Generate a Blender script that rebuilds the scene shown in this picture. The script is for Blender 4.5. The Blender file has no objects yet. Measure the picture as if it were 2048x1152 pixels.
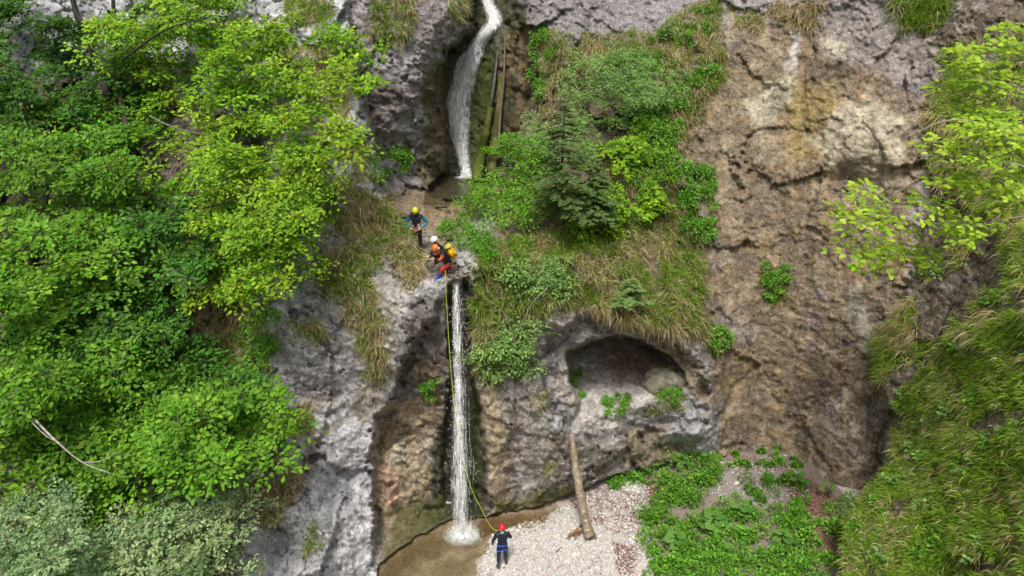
import bpy, bmesh, math, random
import numpy as np
from mathutils import Vector, Matrix

# ------------------------------------------------------------------ camera, sky, sun, exposure
scene = bpy.context.scene
COL = scene.collection
F_PX, PITCH, CAMZ = 1400.0, math.radians(22.0), 17.9
cam_d = bpy.data.cameras.new("camera")
cam = bpy.data.objects.new("camera", cam_d)
COL.objects.link(cam)
cam.location = (0, 0, CAMZ)
cam.rotation_euler = (math.radians(90) - PITCH, 0, 0)
cam_d.sensor_width = 36.0
cam_d.lens = F_PX / 2048 * 36.0
cam_d.clip_end = 2000
scene.camera = cam

SUN_EL, SUN_AZ = math.radians(62), math.radians(190)   # azimuth clockwise from +Y
world = bpy.data.worlds.new("World")
scene.world = world
world.use_nodes = True
wn = world.node_tree.nodes
wl = world.node_tree.links
bg = wn["Background"]
sky = wn.new("ShaderNodeTexSky")
sky.sky_type = 'NISHITA'
sky.sun_disc = False
sky.sun_elevation = SUN_EL
sky.sun_rotation = SUN_AZ
sky.air_density = 1.0
sky.dust_density = 4.0
hs = wn.new("ShaderNodeHueSaturation")
hs.inputs["Saturation"].default_value = 0.30
wl.new(sky.outputs[0], hs.inputs["Color"])
wl.new(hs.outputs[0], bg.inputs["Color"])
bg.inputs["Strength"].default_value = 0.076

sun_d = bpy.data.lights.new("sun", 'SUN')
sun_d.energy = 1.5
sun_d.angle = math.radians(11)
sun_d.color = (1.0, 0.95, 0.87)
sun = bpy.data.objects.new("sun", sun_d)
COL.objects.link(sun)
sdir = Vector((math.sin(SUN_AZ) * math.cos(SUN_EL), math.cos(SUN_AZ) * math.cos(SUN_EL), math.sin(SUN_EL)))
sun.rotation_euler = sdir.to_track_quat('Z', 'Y').to_euler()
sun.location = (0, 0, 60)

scene.view_settings.view_transform = 'Standard'
scene.view_settings.look = 'None'
scene.view_settings.gamma = 1.0
scene.view_settings.use_curve_mapping = False
scene.view_settings.exposure = 0.97
scene.cycles.max_bounces = 8
scene.cycles.diffuse_bounces = 3
scene.cycles.transparent_max_bounces = 16
scene.cycles.use_denoising = True

# ------------------------------------------------------------------ helpers
rng = np.random.default_rng(7)
random.seed(7)
CP, SP = math.cos(PITCH), math.sin(PITCH)

def at(u, v, Y):
    """pixel of the 2048x1152 photograph + forward distance -> world point"""
    u = np.asarray(u, float); v = np.asarray(v, float); Y = np.asarray(Y, float)
    xc = (u - 1024) / F_PX; yc = (576 - v) / F_PX
    d = Y / (CP + SP * yc)
    return np.stack(np.broadcast_arrays(d * xc, Y, CAMZ + d * (-SP + CP * yc)), -1)

def V(u, v, Y):
    return Vector(at(u, v, Y).tolist())

def proj(P):
    P = np.asarray(P, float)
    x, y, z = P[..., 0], P[..., 1], P[..., 2] - CAMZ
    d = y * CP - z * SP
    yc = (y * SP + z * CP) / d
    return 1024 + F_PX * x / d, 576 - F_PX * yc

def _hash(ix, iy, iz, seed):
    h = (ix * 374761393 + iy * 668265263 + iz * 2147483647 + seed * 1442695041) & 0xFFFFFFFF
    h = ((h ^ (h >> 13)) * 1274126177) & 0xFFFFFFFF
    h = ((h ^ (h >> 16)) * 2246822519) & 0xFFFFFFFF
    h = h ^ (h >> 15)
    return (h & 0xFFFFFF) / float(0xFFFFFF)

def vnoise(P, seed=0):
    P = np.asarray(P, float)
    I = np.floor(P).astype(np.int64)
    f = P - I
    f = f * f * f * (f * (f * 6 - 15) + 10)
    x, y, z = I[..., 0], I[..., 1], I[..., 2]
    fx, fy, fz = f[..., 0], f[..., 1], f[..., 2]
    def L(dz):
        a = _hash(x, y, z + dz, seed); b = _hash(x + 1, y, z + dz, seed)
        c = _hash(x, y + 1, z + dz, seed); d = _hash(x + 1, y + 1, z + dz, seed)
        return (a + (b - a) * fx) * (1 - fy) + (c + (d - c) * fx) * fy
    return (L(0) * (1 - fz) + L(1) * fz) * 2 - 1

def fbm(P, freq, octv=4, seed=0, gain=0.5):
    s = 0; a = 1; n = 0
    for o in range(octv):
        s = s + a * vnoise(P * freq, seed + o * 17); n += a
        a *= gain; freq *= 2.03
    return s / n

def ridged(P, freq, octv=3, seed=0, gain=0.55):
    s = 0; a = 1; n = 0
    for o in range(octv):
        s = s + a * (1 - 2 * np.abs(vnoise(P * freq, seed + o * 13))); n += a
        a *= gain; freq *= 2.1
    return s / n

def worley(P, freq, seed=0):
    """cells: returns edge distance F2-F1, a random value per cell, a tilted-facet height"""
    Q = P * freq
    I = np.floor(Q).astype(np.int64)
    F1 = np.full(Q.shape[:-1], 9.0); F2 = F1.copy(); rid = np.zeros(F1.shape); fac = np.zeros(F1.shape)
    for dx in (-1, 0, 1):
        for dy in (-1, 0, 1):
            for dz in (-1, 0, 1):
                c = I + np.array([dx, dy, dz])
                h = [_hash(c[..., 0], c[..., 1], c[..., 2], seed + k) for k in range(3)]
                D = Q - (c + np.stack(h, -1))
                d = (D * D).sum(-1)
                near = d < F1
                g = _hash(c[..., 0], c[..., 1], c[..., 2], seed + 5) 
                f = D[..., 0] * (h[1] - .5) + D[..., 2] * (h[0] - .5) * 1.2 + D[..., 1] * (g - .5)
                F2 = np.where(near, F1, np.minimum(F2, d))
                rid = np.where(near, g, rid); fac = np.where(near, f, fac)
                F1 = np.where(near, d, F1)
    return np.sqrt(F2) - np.sqrt(F1), rid, fac

def sstep(a, b, x):
    t = np.clip((x - a) / (b - a), 0, 1)
    return t * t * (3 - 2 * t)

def polysd(u, v, poly):
    """signed pixel distance, positive inside"""
    p = np.asarray(poly, float)
    best = np.full(np.shape(u), 1e18); inside = np.zeros(np.shape(u), bool)
    for i in range(len(p)):
        ax, ay = p[i]; bx, by = p[(i + 1) % len(p)]
        ex, ey = bx - ax, by - ay
        t = np.clip(((u - ax) * ex + (v - ay) * ey) / (ex * ex + ey * ey + 1e-9), 0, 1)
        d = (u - ax - t * ex) ** 2 + (v - ay - t * ey) ** 2
        best = np.minimum(best, d)
        if ay != by:
            c = ((ay > v) != (by > v)) & (u < (bx - ax) * (v - ay) / (by - ay) + ax)
            inside ^= c
    return np.where(inside, 1, -1) * np.sqrt(best)

def obj(name, me, parent=None, mat=None, loc=None):
    o = bpy.data.objects.new(name, me)
    COL.objects.link(o)
    if parent is not None:
        o.parent = parent
    if loc is not None:
        o.location = loc
    if mat is not None and me is not None:
        me.materials.append(mat)
    return o

def tag(o, label=None, cat=None, group=None, kind=None):
    if label: o["label"] = label
    if cat: o["category"] = cat
    if group: o["group"] = group
    if kind: o["kind"] = kind
    return o

def empty(name, loc):
    o = bpy.data.objects.new(name, None)
    o.empty_display_size = 0.2
    COL.objects.link(o)
    o.location = loc
    return o

def mesh_np(name, verts, faces, col=None, smooth=False):
    """faces: (n,k) int array; col: (nverts,3) point colour"""
    verts = np.asarray(verts, np.float32); faces = np.asarray(faces, np.int32)
    me = bpy.data.meshes.new(name)
    n, k = faces.shape
    me.vertices.add(len(verts)); me.vertices.foreach_set("co", verts.ravel())
    me.loops.add(n * k); me.loops.foreach_set("vertex_index", faces.ravel())
    me.polygons.add(n)
    me.polygons.foreach_set("loop_start", np.arange(0, n * k, k, dtype=np.int32))
    me.polygons.foreach_set("loop_total", np.full(n, k, np.int32))
    if smooth:
        me.polygons.foreach_set("use_smooth", np.ones(n, bool))
    me.update(calc_edges=True)
    if col is not None:
        a = me.attributes.new("col", 'FLOAT_COLOR', 'POINT')
        c = np.ones((len(verts), 4), np.float32); c[:, :3] = col
        a.data.foreach_set("color", c.ravel())
    return me

def norm(a):
    return a / (np.linalg.norm(a, axis=-1, keepdims=True) + 1e-9)

def scatter(tv, tf, pos, X, Z, scale, col=None):
    """copies of a template (tv, tf): X = forward axis, Z = normal axis"""
    tv = np.asarray(tv, float); tf = np.asarray(tf, int)
    X = norm(X); Z = norm(Z - (Z * X).sum(-1, keepdims=True) * X); Yx = np.cross(Z, X)
    scale = np.asarray(scale, float)
    if scale.ndim == 1: scale = np.stack([scale] * 3, -1)
    loc = tv[None] * scale[:, None, :]
    w = (loc[..., 0:1] * X[:, None] + loc[..., 1:2] * Yx[:, None] + loc[..., 2:3] * Z[:, None]) + pos[:, None]
    n, k = len(pos), len(tv)
    f = tf[None] + (np.arange(n) * k)[:, None, None]
    c = None if col is None else np.repeat(col, k, 0)
    return w.reshape(-1, 3), f.reshape(-1, tf.shape[1]), c

def tube(pts, radii, sides=7, wob=0.0, seed=0, cap=True):
    """tapered tube along points; returns verts, tris"""
    P = np.asarray(pts, float); n = len(P)
    R = np.broadcast_to(np.asarray(radii, float), (n,))
    T = norm(np.gradient(P, axis=0))
    ref = np.array([0.31, 0.9, 0.2]); 
    A = norm(np.cross(T, ref)); B = np.cross(T, A)
    th = np.linspace(0, 2 * np.pi, sides, endpoint=False)
    ring = P[:, None] + (np.cos(th)[None, :, None] * A[:, None] + np.sin(th)[None, :, None] * B[:, None]) * R[:, None, None]
    if wob:
        nn = vnoise(ring.reshape(-1, 3) * (1.2 / max(R.mean(), 1e-3)) * 0.6, seed).reshape(n, sides, 1)
        ring = ring + (ring - P[:, None]) * nn * wob
    v = ring.reshape(-1, 3); f = []
    for i in range(n - 1):
        for j in range(sides):
            a = i * sides + j; b = i * sides + (j + 1) % sides
            f += [(a, b, b + sides), (a, b + sides, a + sides)]
    if cap:
        v = np.vstack([v, P[0], P[-1]]); c0 = len(v) - 2; c1 = len(v) - 1; o = (n - 1) * sides
        for j in range(sides):
            f += [(c0, (j + 1) % sides, j), (c1, o + j, o + (j + 1) % sides)]
    return v, np.array(f)

class MB:
    def __init__(s): s.v = []; s.f = []; s.c = []; s.n = 0
    def add(s, v, f, c=None):
        v = np.asarray(v, float); s.v.append(v); s.f.append(np.asarray(f) + s.n); s.n += len(v)
        if c is not None:
            c = np.asarray(c, float)
            s.c.append(np.broadcast_to(c, v.shape) if c.ndim == 1 else c)
    def mesh(s, name, off=(0, 0, 0), smooth=False):
        return mesh_np(name, np.vstack(s.v) - np.asarray(off), np.vstack(s.f), np.vstack(s.c) if s.c else None, smooth)

def bez(pts, n):
    """Catmull-Rom through points"""
    P = np.asarray(pts, float)
    P = np.vstack([2 * P[0] - P[1], P, 2 * P[-1] - P[-2]])
    out = []
    m = len(P) - 3
    for t in np.linspace(0, m - 1e-6, n):
        i = int(t); f = t - i
        p0, p1, p2, p3 = P[i:i + 4]
        out.append(0.5 * (2 * p1 + (p2 - p0) * f + (2 * p0 - 5 * p1 + 4 * p2 - p3) * f * f + (3 * p1 - p0 - 3 * p2 + p3) * f ** 3))
    return np.array(out)

# ------------------------------------------------------------------ materials
def new_mat(name):
    m = bpy.data.materials.new(name); m.use_nodes = True
    nt = m.node_tree
    for n in list(nt.nodes): nt.nodes.remove(n)
    out = nt.nodes.new("ShaderNodeOutputMaterial")
    return m, nt, nt.nodes, nt.links, out

def nnode(N, t, **kw):
    n = N.new(t)
    for k, v in kw.items():
        if k in n.inputs: n.inputs[k].default_value = v
        else: setattr(n, k, v)
    return n

def mixc(N, Lk, fac, a, b, mode='MIX'):
    m = N.new("ShaderNodeMix"); m.data_type = 'RGBA'; m.blend_type = mode
    for s, x in ((0, fac), (6, a), (7, b)):
        if hasattr(x, "is_linked") or isinstance(x, bpy.types.NodeSocket): Lk.new(x, m.inputs[s])
        else:
            m.inputs[s].default_value = x if s == 0 else ((*x, 1) if len(x) == 3 else x)
    return m.outputs[2]

def ramp(N, Lk, src, stops):
    r = N.new("ShaderNodeValToRGB")
    e = r.color_ramp.elements
    while len(e) < len(stops): e.new(0.5)
    for i, (p, c) in enumerate(stops):
        e[i].position = p; e[i].color = (*c, 1) if not isinstance(c, float) else (c, c, c, 1)
    Lk.new(src, r.inputs[0])
    return r.outputs[0]

def mat_rock():
    m, nt, N, Lk, out = new_mat("rock")
    geo = N.new("ShaderNodeNewGeometry")
    at_ = nnode(N, "ShaderNodeAttribute", attribute_name="col")
    wet = nnode(N, "ShaderNodeAttribute", attribute_name="wet")
    lime = nnode(N, "ShaderNodeAttribute", attribute_name="lime")
    n1 = nnode(N, "ShaderNodeTexNoise", Scale=4.0, Detail=4.0, Roughness=0.75)
    n2 = nnode(N, "ShaderNodeTexNoise", Scale=11.0, Detail=3.0, Roughness=0.75)
    n3 = nnode(N, "ShaderNodeTexNoise", Scale=2.1, Detail=4.0, Roughness=0.65)
    for n in (n1, n2, n3): Lk.new(geo.outputs["Position"], n.inputs["Vector"])
    v = ramp(N, Lk, n1.outputs["Fac"], [(0.30, 0.38), (0.48, 0.92), (0.70, 1.6)])
    c = mixc(N, Lk, 0.85, at_.outputs["Color"], v, 'MULTIPLY')
    v3 = ramp(N, Lk, n3.outputs["Fac"], [(0.3, 0.74), (0.5, 1.0), (0.7, 1.28)])
    c = mixc(N, Lk, 0.8, c, v3, 'MULTIPLY')
    # pale lichen / fresh chips, dark pits
    spk = ramp(N, Lk, n2.outputs["Fac"], [(0.56, 0.0), (0.64, 1.0)])
    mm = N.new("ShaderNodeMath"); mm.operation = 'MULTIPLY'
    Lk.new(spk, mm.inputs[0]); Lk.new(lime.outputs["Fac"], mm.inputs[1])
    c = mixc(N, Lk, mm.outputs[0], c, (0.62, 0.6, 0.61))
    pit = ramp(N, Lk, n2.outputs["Fac"], [(0.36, 0.30), (0.44, 1.0)])
    c = mixc(N, Lk, 0.75, c, pit, 'MULTIPLY')
    p = N.new("ShaderNodeBsdfPrincipled")
    Lk.new(c, p.inputs["Base Color"])
    r = N.new("ShaderNodeMapRange"); r.inputs[3].default_value = 0.85; r.inputs[4].default_value = 0.32
    Lk.new(wet.outputs["Fac"], r.inputs[0]); Lk.new(r.outputs[0], p.inputs["Roughness"])
    b1 = nnode(N, "ShaderNodeBump", Strength=0.9, Distance=0.12); Lk.new(n1.outputs["Fac"], b1.inputs["Height"])
    Lk.new(b1.outputs[0], p.inputs["Normal"])
    Lk.new(p.outputs[0], out.inputs[0])
    return m

def mat_col(name, rough=0.8, scale=6.0, contrast=0.5, bump=0.3, dist=0.02, spec=0.3):
    """colour from the 'col' attribute, broken up by noise"""
    m, nt, N, Lk, out = new_mat(name)
    geo = N.new("ShaderNodeNewGeometry")
    a = nnode(N, "ShaderNodeAttribute", attribute_name="col")
    n = nnode(N, "ShaderNodeTexNoise", Scale=scale, Detail=7.0, Roughness=0.65)
    Lk.new(geo.outputs["Position"], n.inputs["Vector"])
    v = ramp(N, Lk, n.outputs["Fac"], [(0.3, 1 - contrast), (0.7, 1 + contrast)])
    c = mixc(N, Lk, 1.0, a.outputs["Color"], v, 'MULTIPLY')
    p = nnode(N, "ShaderNodeBsdfPrincipled", Roughness=rough)
    p.inputs["Specular IOR Level"].default_value = spec
    Lk.new(c, p.inputs["Base Color"])
    if bump:
        b = nnode(N, "ShaderNodeBump", Strength=bump, Distance=dist)
        Lk.new(n.outputs["Fac"], b.inputs["Height"]); Lk.new(b.outputs[0], p.inputs["Normal"])
    Lk.new(p.outputs[0], out.inputs[0])
    return m

def mat_leaf(name, trans=0.4, rough=0.5, spec=0.35):
    m, nt, N, Lk, out = new_mat(name)
    a = nnode(N, "ShaderNodeAttribute", attribute_name="col")
    p = nnode(N, "ShaderNodeBsdfPrincipled", Roughness=rough)
    p.inputs["Specular IOR Level"].default_value = spec
    t = N.new("ShaderNodeBsdfTranslucent")
    Lk.new(a.outputs["Color"], p.inputs["Base Color"])
    c2 = mixc(N, Lk, 1.0, a.outputs["Color"], (1.25, 1.3, 0.6), 'MULTIPLY')
    Lk.new(c2, t.inputs["Color"])
    mx = N.new("ShaderNodeMixShader"); mx.inputs[0].default_value = trans
    Lk.new(p.outputs[0], mx.inputs[1]); Lk.new(t.outputs[0], mx.inputs[2])
    Lk.new(mx.outputs[0], out.inputs[0])
    return m

def mat_plain(name, rgb, rough=0.6, spec=0.3, var=0.15, scale=20.0):
    m, nt, N, Lk, out = new_mat(name)
    tc = N.new("ShaderNodeTexCoord")
    n = nnode(N, "ShaderNodeTexNoise", Scale=scale, Detail=4.0)
    Lk.new(tc.outputs["Object"], n.inputs["Vector"])
    v = ramp(N, Lk, n.outputs["Fac"], [(0.3, 1 - var), (0.7, 1 + var)])
    c = mixc(N, Lk, 1.0, rgb, v, 'MULTIPLY')
    p = nnode(N, "ShaderNodeBsdfPrincipled", Roughness=rough)
    p.inputs["Specular IOR Level"].default_value = spec
    Lk.new(c, p.inputs["Base Color"]); Lk.new(p.outputs[0], out.inputs[0])
    return m

def mat_water(name, tint, rough=0.06, bscale=6.0, bstr=0.25):
    m, nt, N, Lk, out = new_mat(name)
    geo = N.new("ShaderNodeNewGeometry")
    n = nnode(N, "ShaderNodeTexNoise", Scale=bscale, Detail=4.0)
    Lk.new(geo.outputs["Position"], n.inputs["Vector"])
    b = nnode(N, "ShaderNodeBump", Strength=bstr, Distance=0.05); Lk.new(n.outputs["Fac"], b.inputs["Height"])
    fr = nnode(N, "ShaderNodeFresnel", IOR=1.33); Lk.new(b.outputs[0], fr.inputs["Normal"])
    t = N.new("ShaderNodeBsdfTransparent"); t.inputs[0].default_value = (*tint, 1)
    g = nnode(N, "ShaderNodeBsdfGlossy", Roughness=rough); Lk.new(b.outputs[0], g.inputs["Normal"])
    mx = N.new("ShaderNodeMixShader")
    Lk.new(fr.outputs[0], mx.inputs[0]); Lk.new(t.outputs[0], mx.inputs[1]); Lk.new(g.outputs[0], mx.inputs[2])
    Lk.new(mx.outputs[0], out.inputs[0])
    return m

def mat_foam(name, alpha=0.75, scale=9.0, lo=0.35, hi=0.6, stretch=1.0):
    """aerated white water: see-through where it thins"""
    m, nt, N, Lk, out = new_mat(name)
    geo = N.new("ShaderNodeNewGeometry")
    mp = N.new("ShaderNodeMapping"); mp.inputs["Scale"].default_value = (1, 1, stretch)
    Lk.new(geo.outputs["Position"], mp.inputs["Vector"])
    n = nnode(N, "ShaderNodeTexNoise", Scale=scale, Detail=5.0, Roughness=0.7)
    Lk.new(mp.outputs[0], n.inputs["Vector"])
    f = ramp(N, Lk, n.outputs["Fac"], [(lo, 0.0), (hi, alpha)])
    at_ = nnode(N, "ShaderNodeAttribute", attribute_name="col")
    mm = N.new("ShaderNodeMath"); mm.operation = 'MULTIPLY'
    Lk.new(f, mm.inputs[0]); Lk.new(at_.outputs["Fac"], mm.inputs[1])
    t = N.new("ShaderNodeBsdfTransparent")
    d = nnode(N, "ShaderNodeBsdfPrincipled", Roughness=0.35); d.inputs["Base Color"].default_value = (0.97, 0.975, 0.98, 1)
    tl = N.new("ShaderNodeBsdfTranslucent"); tl.inputs[0].default_value = (0.97, 0.98, 1, 1)
    m2 = N.new("ShaderNodeMixShader"); m2.inputs[0].default_value = 0.12
    va = N.new("ShaderNodeVectorMath"); va.operation = 'SCALE'; va.inputs[3].default_value = 0.5; Lk.new(geo.outputs["Normal"], va.inputs[0])
    vb = N.new("ShaderNodeVectorMath"); vb.operation = 'ADD'; vb.inputs[1].default_value = (0, -0.5, 0.85); Lk.new(va.outputs[0], vb.inputs[0])
    vn = N.new("ShaderNodeVectorMath"); vn.operation = 'NORMALIZE'; Lk.new(vb.outputs[0], vn.inputs[0]); Lk.new(vn.outputs[0], d.inputs["Normal"])   # round drops, lit from above
    Lk.new(d.outputs[0], m2.inputs[1]); Lk.new(tl.outputs[0], m2.inputs[2])
    mx = N.new("ShaderNodeMixShader")
    Lk.new(mm.outputs[0], mx.inputs[0]); Lk.new(t.outputs[0], mx.inputs[1]); Lk.new(m2.outputs[0], mx.inputs[2])
    Lk.new(mx.outputs[0], out.inputs[0])
    return m

M_ROCK = mat_rock()
M_GROUND = mat_col("gravel_ground", 0.9, 14.0, 0.45, 0.8, 0.04)
M_PEBBLE = mat_col("pebble_stone", 0.75, 20.0, 0.25, 0.2, 0.01)
M_STONE = mat_col("boulder_stone", 0.85, 6.0, 0.5, 0.6, 0.04)
M_BARK = mat_col("bark", 0.85, 12.0, 0.5, 0.6, 0.02)
M_LEAF = mat_leaf("leaf", 0.30, 0.5, 0.22)
M_LEAF_DULL = mat_leaf("leaf_dull", 0.22, 0.6, 0.18)
M_GRASS = mat_leaf("grass_blade", 0.4, 0.65, 0.15)
M_LITTER = mat_col("dead_leaf", 0.8, 30.0, 0.3, 0.0)
M_POOL = mat_water("pool_water", (0.86, 0.80, 0.68), 0.03, 5.0, 0.7)
M_POOL2 = mat_water("plunge_water", (0.7, 0.7, 0.62), 0.10, 7.0, 0.5)
M_FALL = mat_foam("falling_water", 0.85, 15.0, 0.45, 0.68, 0.10)
M_FALL2 = mat_foam("sliding_water", 1.0, 9.0, 0.36, 0.56, 0.35)
M_FOAM = mat_foam("foam", 1.0, 8.0, 0.26, 0.50, 1.0)

# ------------------------------------------------------------------ the cliff: one sheet of rock
def rbf(ctrl):
    C = np.array(ctrl, float)
    c0, s = C[:, :2], 1000.0
    X = c0 / s
    def phi(d2): return np.sqrt(d2 + 0.05 ** 2)
    n = len(C)
    K = phi(((X[:, None] - X[None]) ** 2).sum(-1)) + np.eye(n) * -2e-3
    Pm = np.c_[np.ones(n), X]
    A = np.block([[K, Pm], [Pm.T, np.zeros((3, 3))]])
    w = np.linalg.solve(A, np.r_[C[:, 2], 0, 0, 0])
    def f(u, v):
        x = np.stack([u, v], -1) / s
        r = w[n] + w[n + 1] * x[..., 0] + w[n + 2] * x[..., 1]
        for i in range(n):
            r = r + w[i] * phi(((x - X[i]) ** 2).sum(-1))
        return r
    return f

L0 = rbf([(650,-150,33),(900,-150,35),(1100,-150,36),(1300,-150,37),(1500,-150,34),(1800,-150,31),
    (700,0,31),(800,0,31.3),(870,0,31.6),(980,0,33.8),(1100,0,33),(1300,0,34),(1500,0,32),(1700,0,30.5),(1900,0,28.5),
    (750,200,30),(850,200,30.3),(960,180,32.0),(1050,150,31.5),(1200,150,30.8),(1350,150,30.5),(1450,150,30.3),(1600,150,29.8),(1800,150,28),
    (780,380,30),(860,385,30.6),(930,365,31.4),(1100,330,28),(1250,330,27.8),(1380,330,28.4),(1500,330,28.4),(1650,330,27.5),(1800,330,26),
    (850,425,28.3),(920,425,28.6),(850,470,26.2),(890,500,24.6),(900,545,22.7),
    (960,480,24.5),(1050,480,25),(1200,480,25.2),(1350,480,26.5),(950,580,22.3),(1050,580,22.8),(1200,580,23.5),(1350,590,24.5),(1450,550,26.8),
    (920,700,22.0),(1050,700,22.1),(1120,780,22.2),(1200,640,23.0),(1380,700,24.0),(1460,750,25.4),(1400,820,24.2),(1550,700,26),(1700,650,24.8),
    (1000,850,21.8),(1150,880,22.3),(1300,880,23.6),(1420,880,24.6),(1550,880,25),(1680,900,23.4),(1620,1000,23.0),
    (1000,1000,21.3),(1120,970,22.4),(820,700,22.2),(820,900,22.0),(790,1050,20.6),(870,1000,21.6),(900,900,22.1),(900,1200,21),(1300,1200,22),(1600,1200,22)])
L1 = rbf([(450,1152,16.5),(600,1152,17.3),(740,1152,18.3),(480,1000,18.3),(620,1000,18.8),(735,1000,19.7),(550,850,19.8),(740,850,20.9),
    (530,700,21),(700,700,21.3),(830,620,21.7),(560,550,22.2),(700,500,22.6),(820,520,22.9),(700,400,23.6),(770,420,24.3),(640,300,25),(730,280,25.4),
    (600,100,28),(700,100,28),(650,0,29.5),(0,1152,15),(200,1100,16.5),(0,900,18),(250,850,19.5),(0,600,22),(300,600,22.6),(0,300,26),(250,300,26.5),
    (0,100,30),(250,100,30.5),(450,100,29.5),(450,400,24.6),(400,700,21.2),(300,-150,33),(650,-150,32.5),(0,-150,33),(-250,300,26),(-250,900,17),(-250,1250,13.5),(600,1300,15.8)])
L2 = rbf([(1690,1152,16.5),(1700,1020,18.7),(1790,900,20.4),(1760,720,23),(1800,600,23.8),(1850,500,24.4),(1850,300,26.3),(1870,100,27.9),(1800,0,29.5),
    (1950,0,28),(2048,0,27),(2048,300,22.5),(2048,600,18),(1950,600,20.5),(2048,900,14.5),(1900,900,17.6),(1800,1100,16),(2048,1152,12.2),(1900,1152,14.3),
    (1950,-150,30),(2250,-150,28),(2300,300,19),(2300,800,12),(2300,1250,9.5),(1750,1300,13.5)])

us = np.r_[np.arange(-420, -161, 24), np.arange(-160, -9, 6), np.arange(-8, 2056, 3.0), np.arange(2060, 2250, 6), np.arange(2256, 2500, 24)]
vs = np.r_[np.arange(-260, -9, 20), np.arange(-8, 1160, 3.0), np.arange(1164, 1330, 24)]
GU, GV = np.meshgrid(us, vs)
PW = np.stack([GU / 100, GV / 100, np.zeros_like(GU)], -1)       # for warping outlines
WU = fbm(PW, 1.6, 4, 3) ; WV = fbm(PW, 1.6, 4, 91)
WU2 = fbm(PW, 6.0, 3, 31); WV2 = fbm(PW, 6.0, 3, 57)

def mask(poly, soft=10, warp=14, fine=7):
    s = polysd(GU + WU * warp * 1.6 + WU2 * fine * 1.5, GV + WV * warp * 1.6 + WV2 * fine * 1.5, poly)
    return sstep(-soft, soft, s)

GPIX = [(755,1160),(762,1128),(800,1095),(860,1062),(905,1038),(975,1034),(1050,1018),(1140,992),(1210,962),(1290,940),(1420,916),(1560,916),
        (1640,985),(1690,1050),(1700,1400),(755,1400)]
P_BUTT = [(-600,-400),(700,-400),(692,0),(712,170),(735,250),(762,380),(800,436),(848,512),(864,556),(884,580),(868,640),(820,690),(795,770),(748,850),(738,930),(742,1040),(757,1140),(757,1400),(-600,1400)]
P_SLOPE = [(2600,-400),(1860,-400),(1845,0),(1880,120),(1850,250),(1860,420),(1835,560),(1765,700),(1750,760),(1785,820),(1770,930),(1690,1010),(1672,1090),(1690,1400),(2600,1400)]
P_CAVE = [(1132,705),(1175,680),(1232,668),(1290,682),(1338,708),(1368,742),(1376,782),(1330,798),(1262,812),(1235,838),(1200,850),(1166,868),(1140,868),(1160,800),(1136,762)]
P_ARCH = [(1085,740),(1105,672),(1180,630),(1290,650),(1370,695),(1420,780),(1410,850),(1330,850),(1290,880),(1230,885),(1150,880),(1108,840)]
P_UCH = [(950,-60),(935,60),(886,112),(868,200),(890,318),(868,372),(880,392),(925,392),(968,372),(1005,320),(1045,210),(1040,90),(1008,-60)]
P_LCH = [(893,572),(938,562),(948,700),(962,880),(978,1040),(884,1045),(880,900),(902,760)]
P_REC = [(800,800),(885,790),(888,1000),(862,1060),(768,1130),(742,1000),(746,880)]

mB = mask(P_BUTT, 6, 8); mS = mask(P_SLOPE, 8, 14); mC = mask(P_CAVE, 3, 3, 2)
mArch = mask(P_ARCH, 10, 8); mU = mask(P_UCH, 10, 6); mL = mask(P_LCH, 9, 5); mR = mask(P_REC, 18, 6)
mG = mask(GPIX, 2, 4, 2)
Y = L0(GU, GV)
P0 = at(GU, GV, Y)
Ych = 34.7 + 1.8 * (350 - GV) / 350 - 2.6 * sstep(945, 1045, GU) - 1.2 * sstep(900, 872, GU)
Y = Y + 2.4 * mask([(950,-90),(930,60),(880,120),(862,210),(890,330),(930,360),(1010,310),(1050,200),(1040,80),(1010,-90)], 48, 6)
Y = Y * (1 - mU) + np.maximum(Ych, Y) * mU + 0.75 * mL + 0.45 * mR
Y = Y + 0.75 * mArch + 0.35 * mask([(1255,850),(1330,838),(1385,880),(1380,925),(1270,925)], 30, 8)
def blob(cx, cy, rx, ry, ang=0.0):
    c, s = math.cos(ang), math.sin(ang)
    x = GU - cx + WU * 10; y = GV - cy + WV * 10
    a = (x * c + y * s) / rx; b = (-x * s + y * c) / ry
    return np.exp(-(a * a + b * b))
Y = Y - 0.9 * blob(1395, 860, 40, 60) - 0.6 * blob(1120, 900, 90, 70) - 0.5 * blob(985, 890, 30, 160)
Y = Y - 0.5 * blob(1720, 290, 90, 60, -0.3) + 0.45 * blob(1540, 215, 40, 50) + 0.6 * blob(1700, 360, 60, 30) - 0.4 * blob(1690, 120, 60, 40)
YB = L1(GU, GV) - 0.45 * blob(600, 680, 70, 90) - 0.5 * blob(650, 1060, 80, 90, -0.6) + 0.5 * blob(690, 960, 20, 90, 0.7) - 0.55 * blob(850, 690, 34, 80, 0.3)
Y = Y * (1 - mB) + YB * mB
Y = Y * (1 - mS) + L2(GU, GV) * mS
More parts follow.
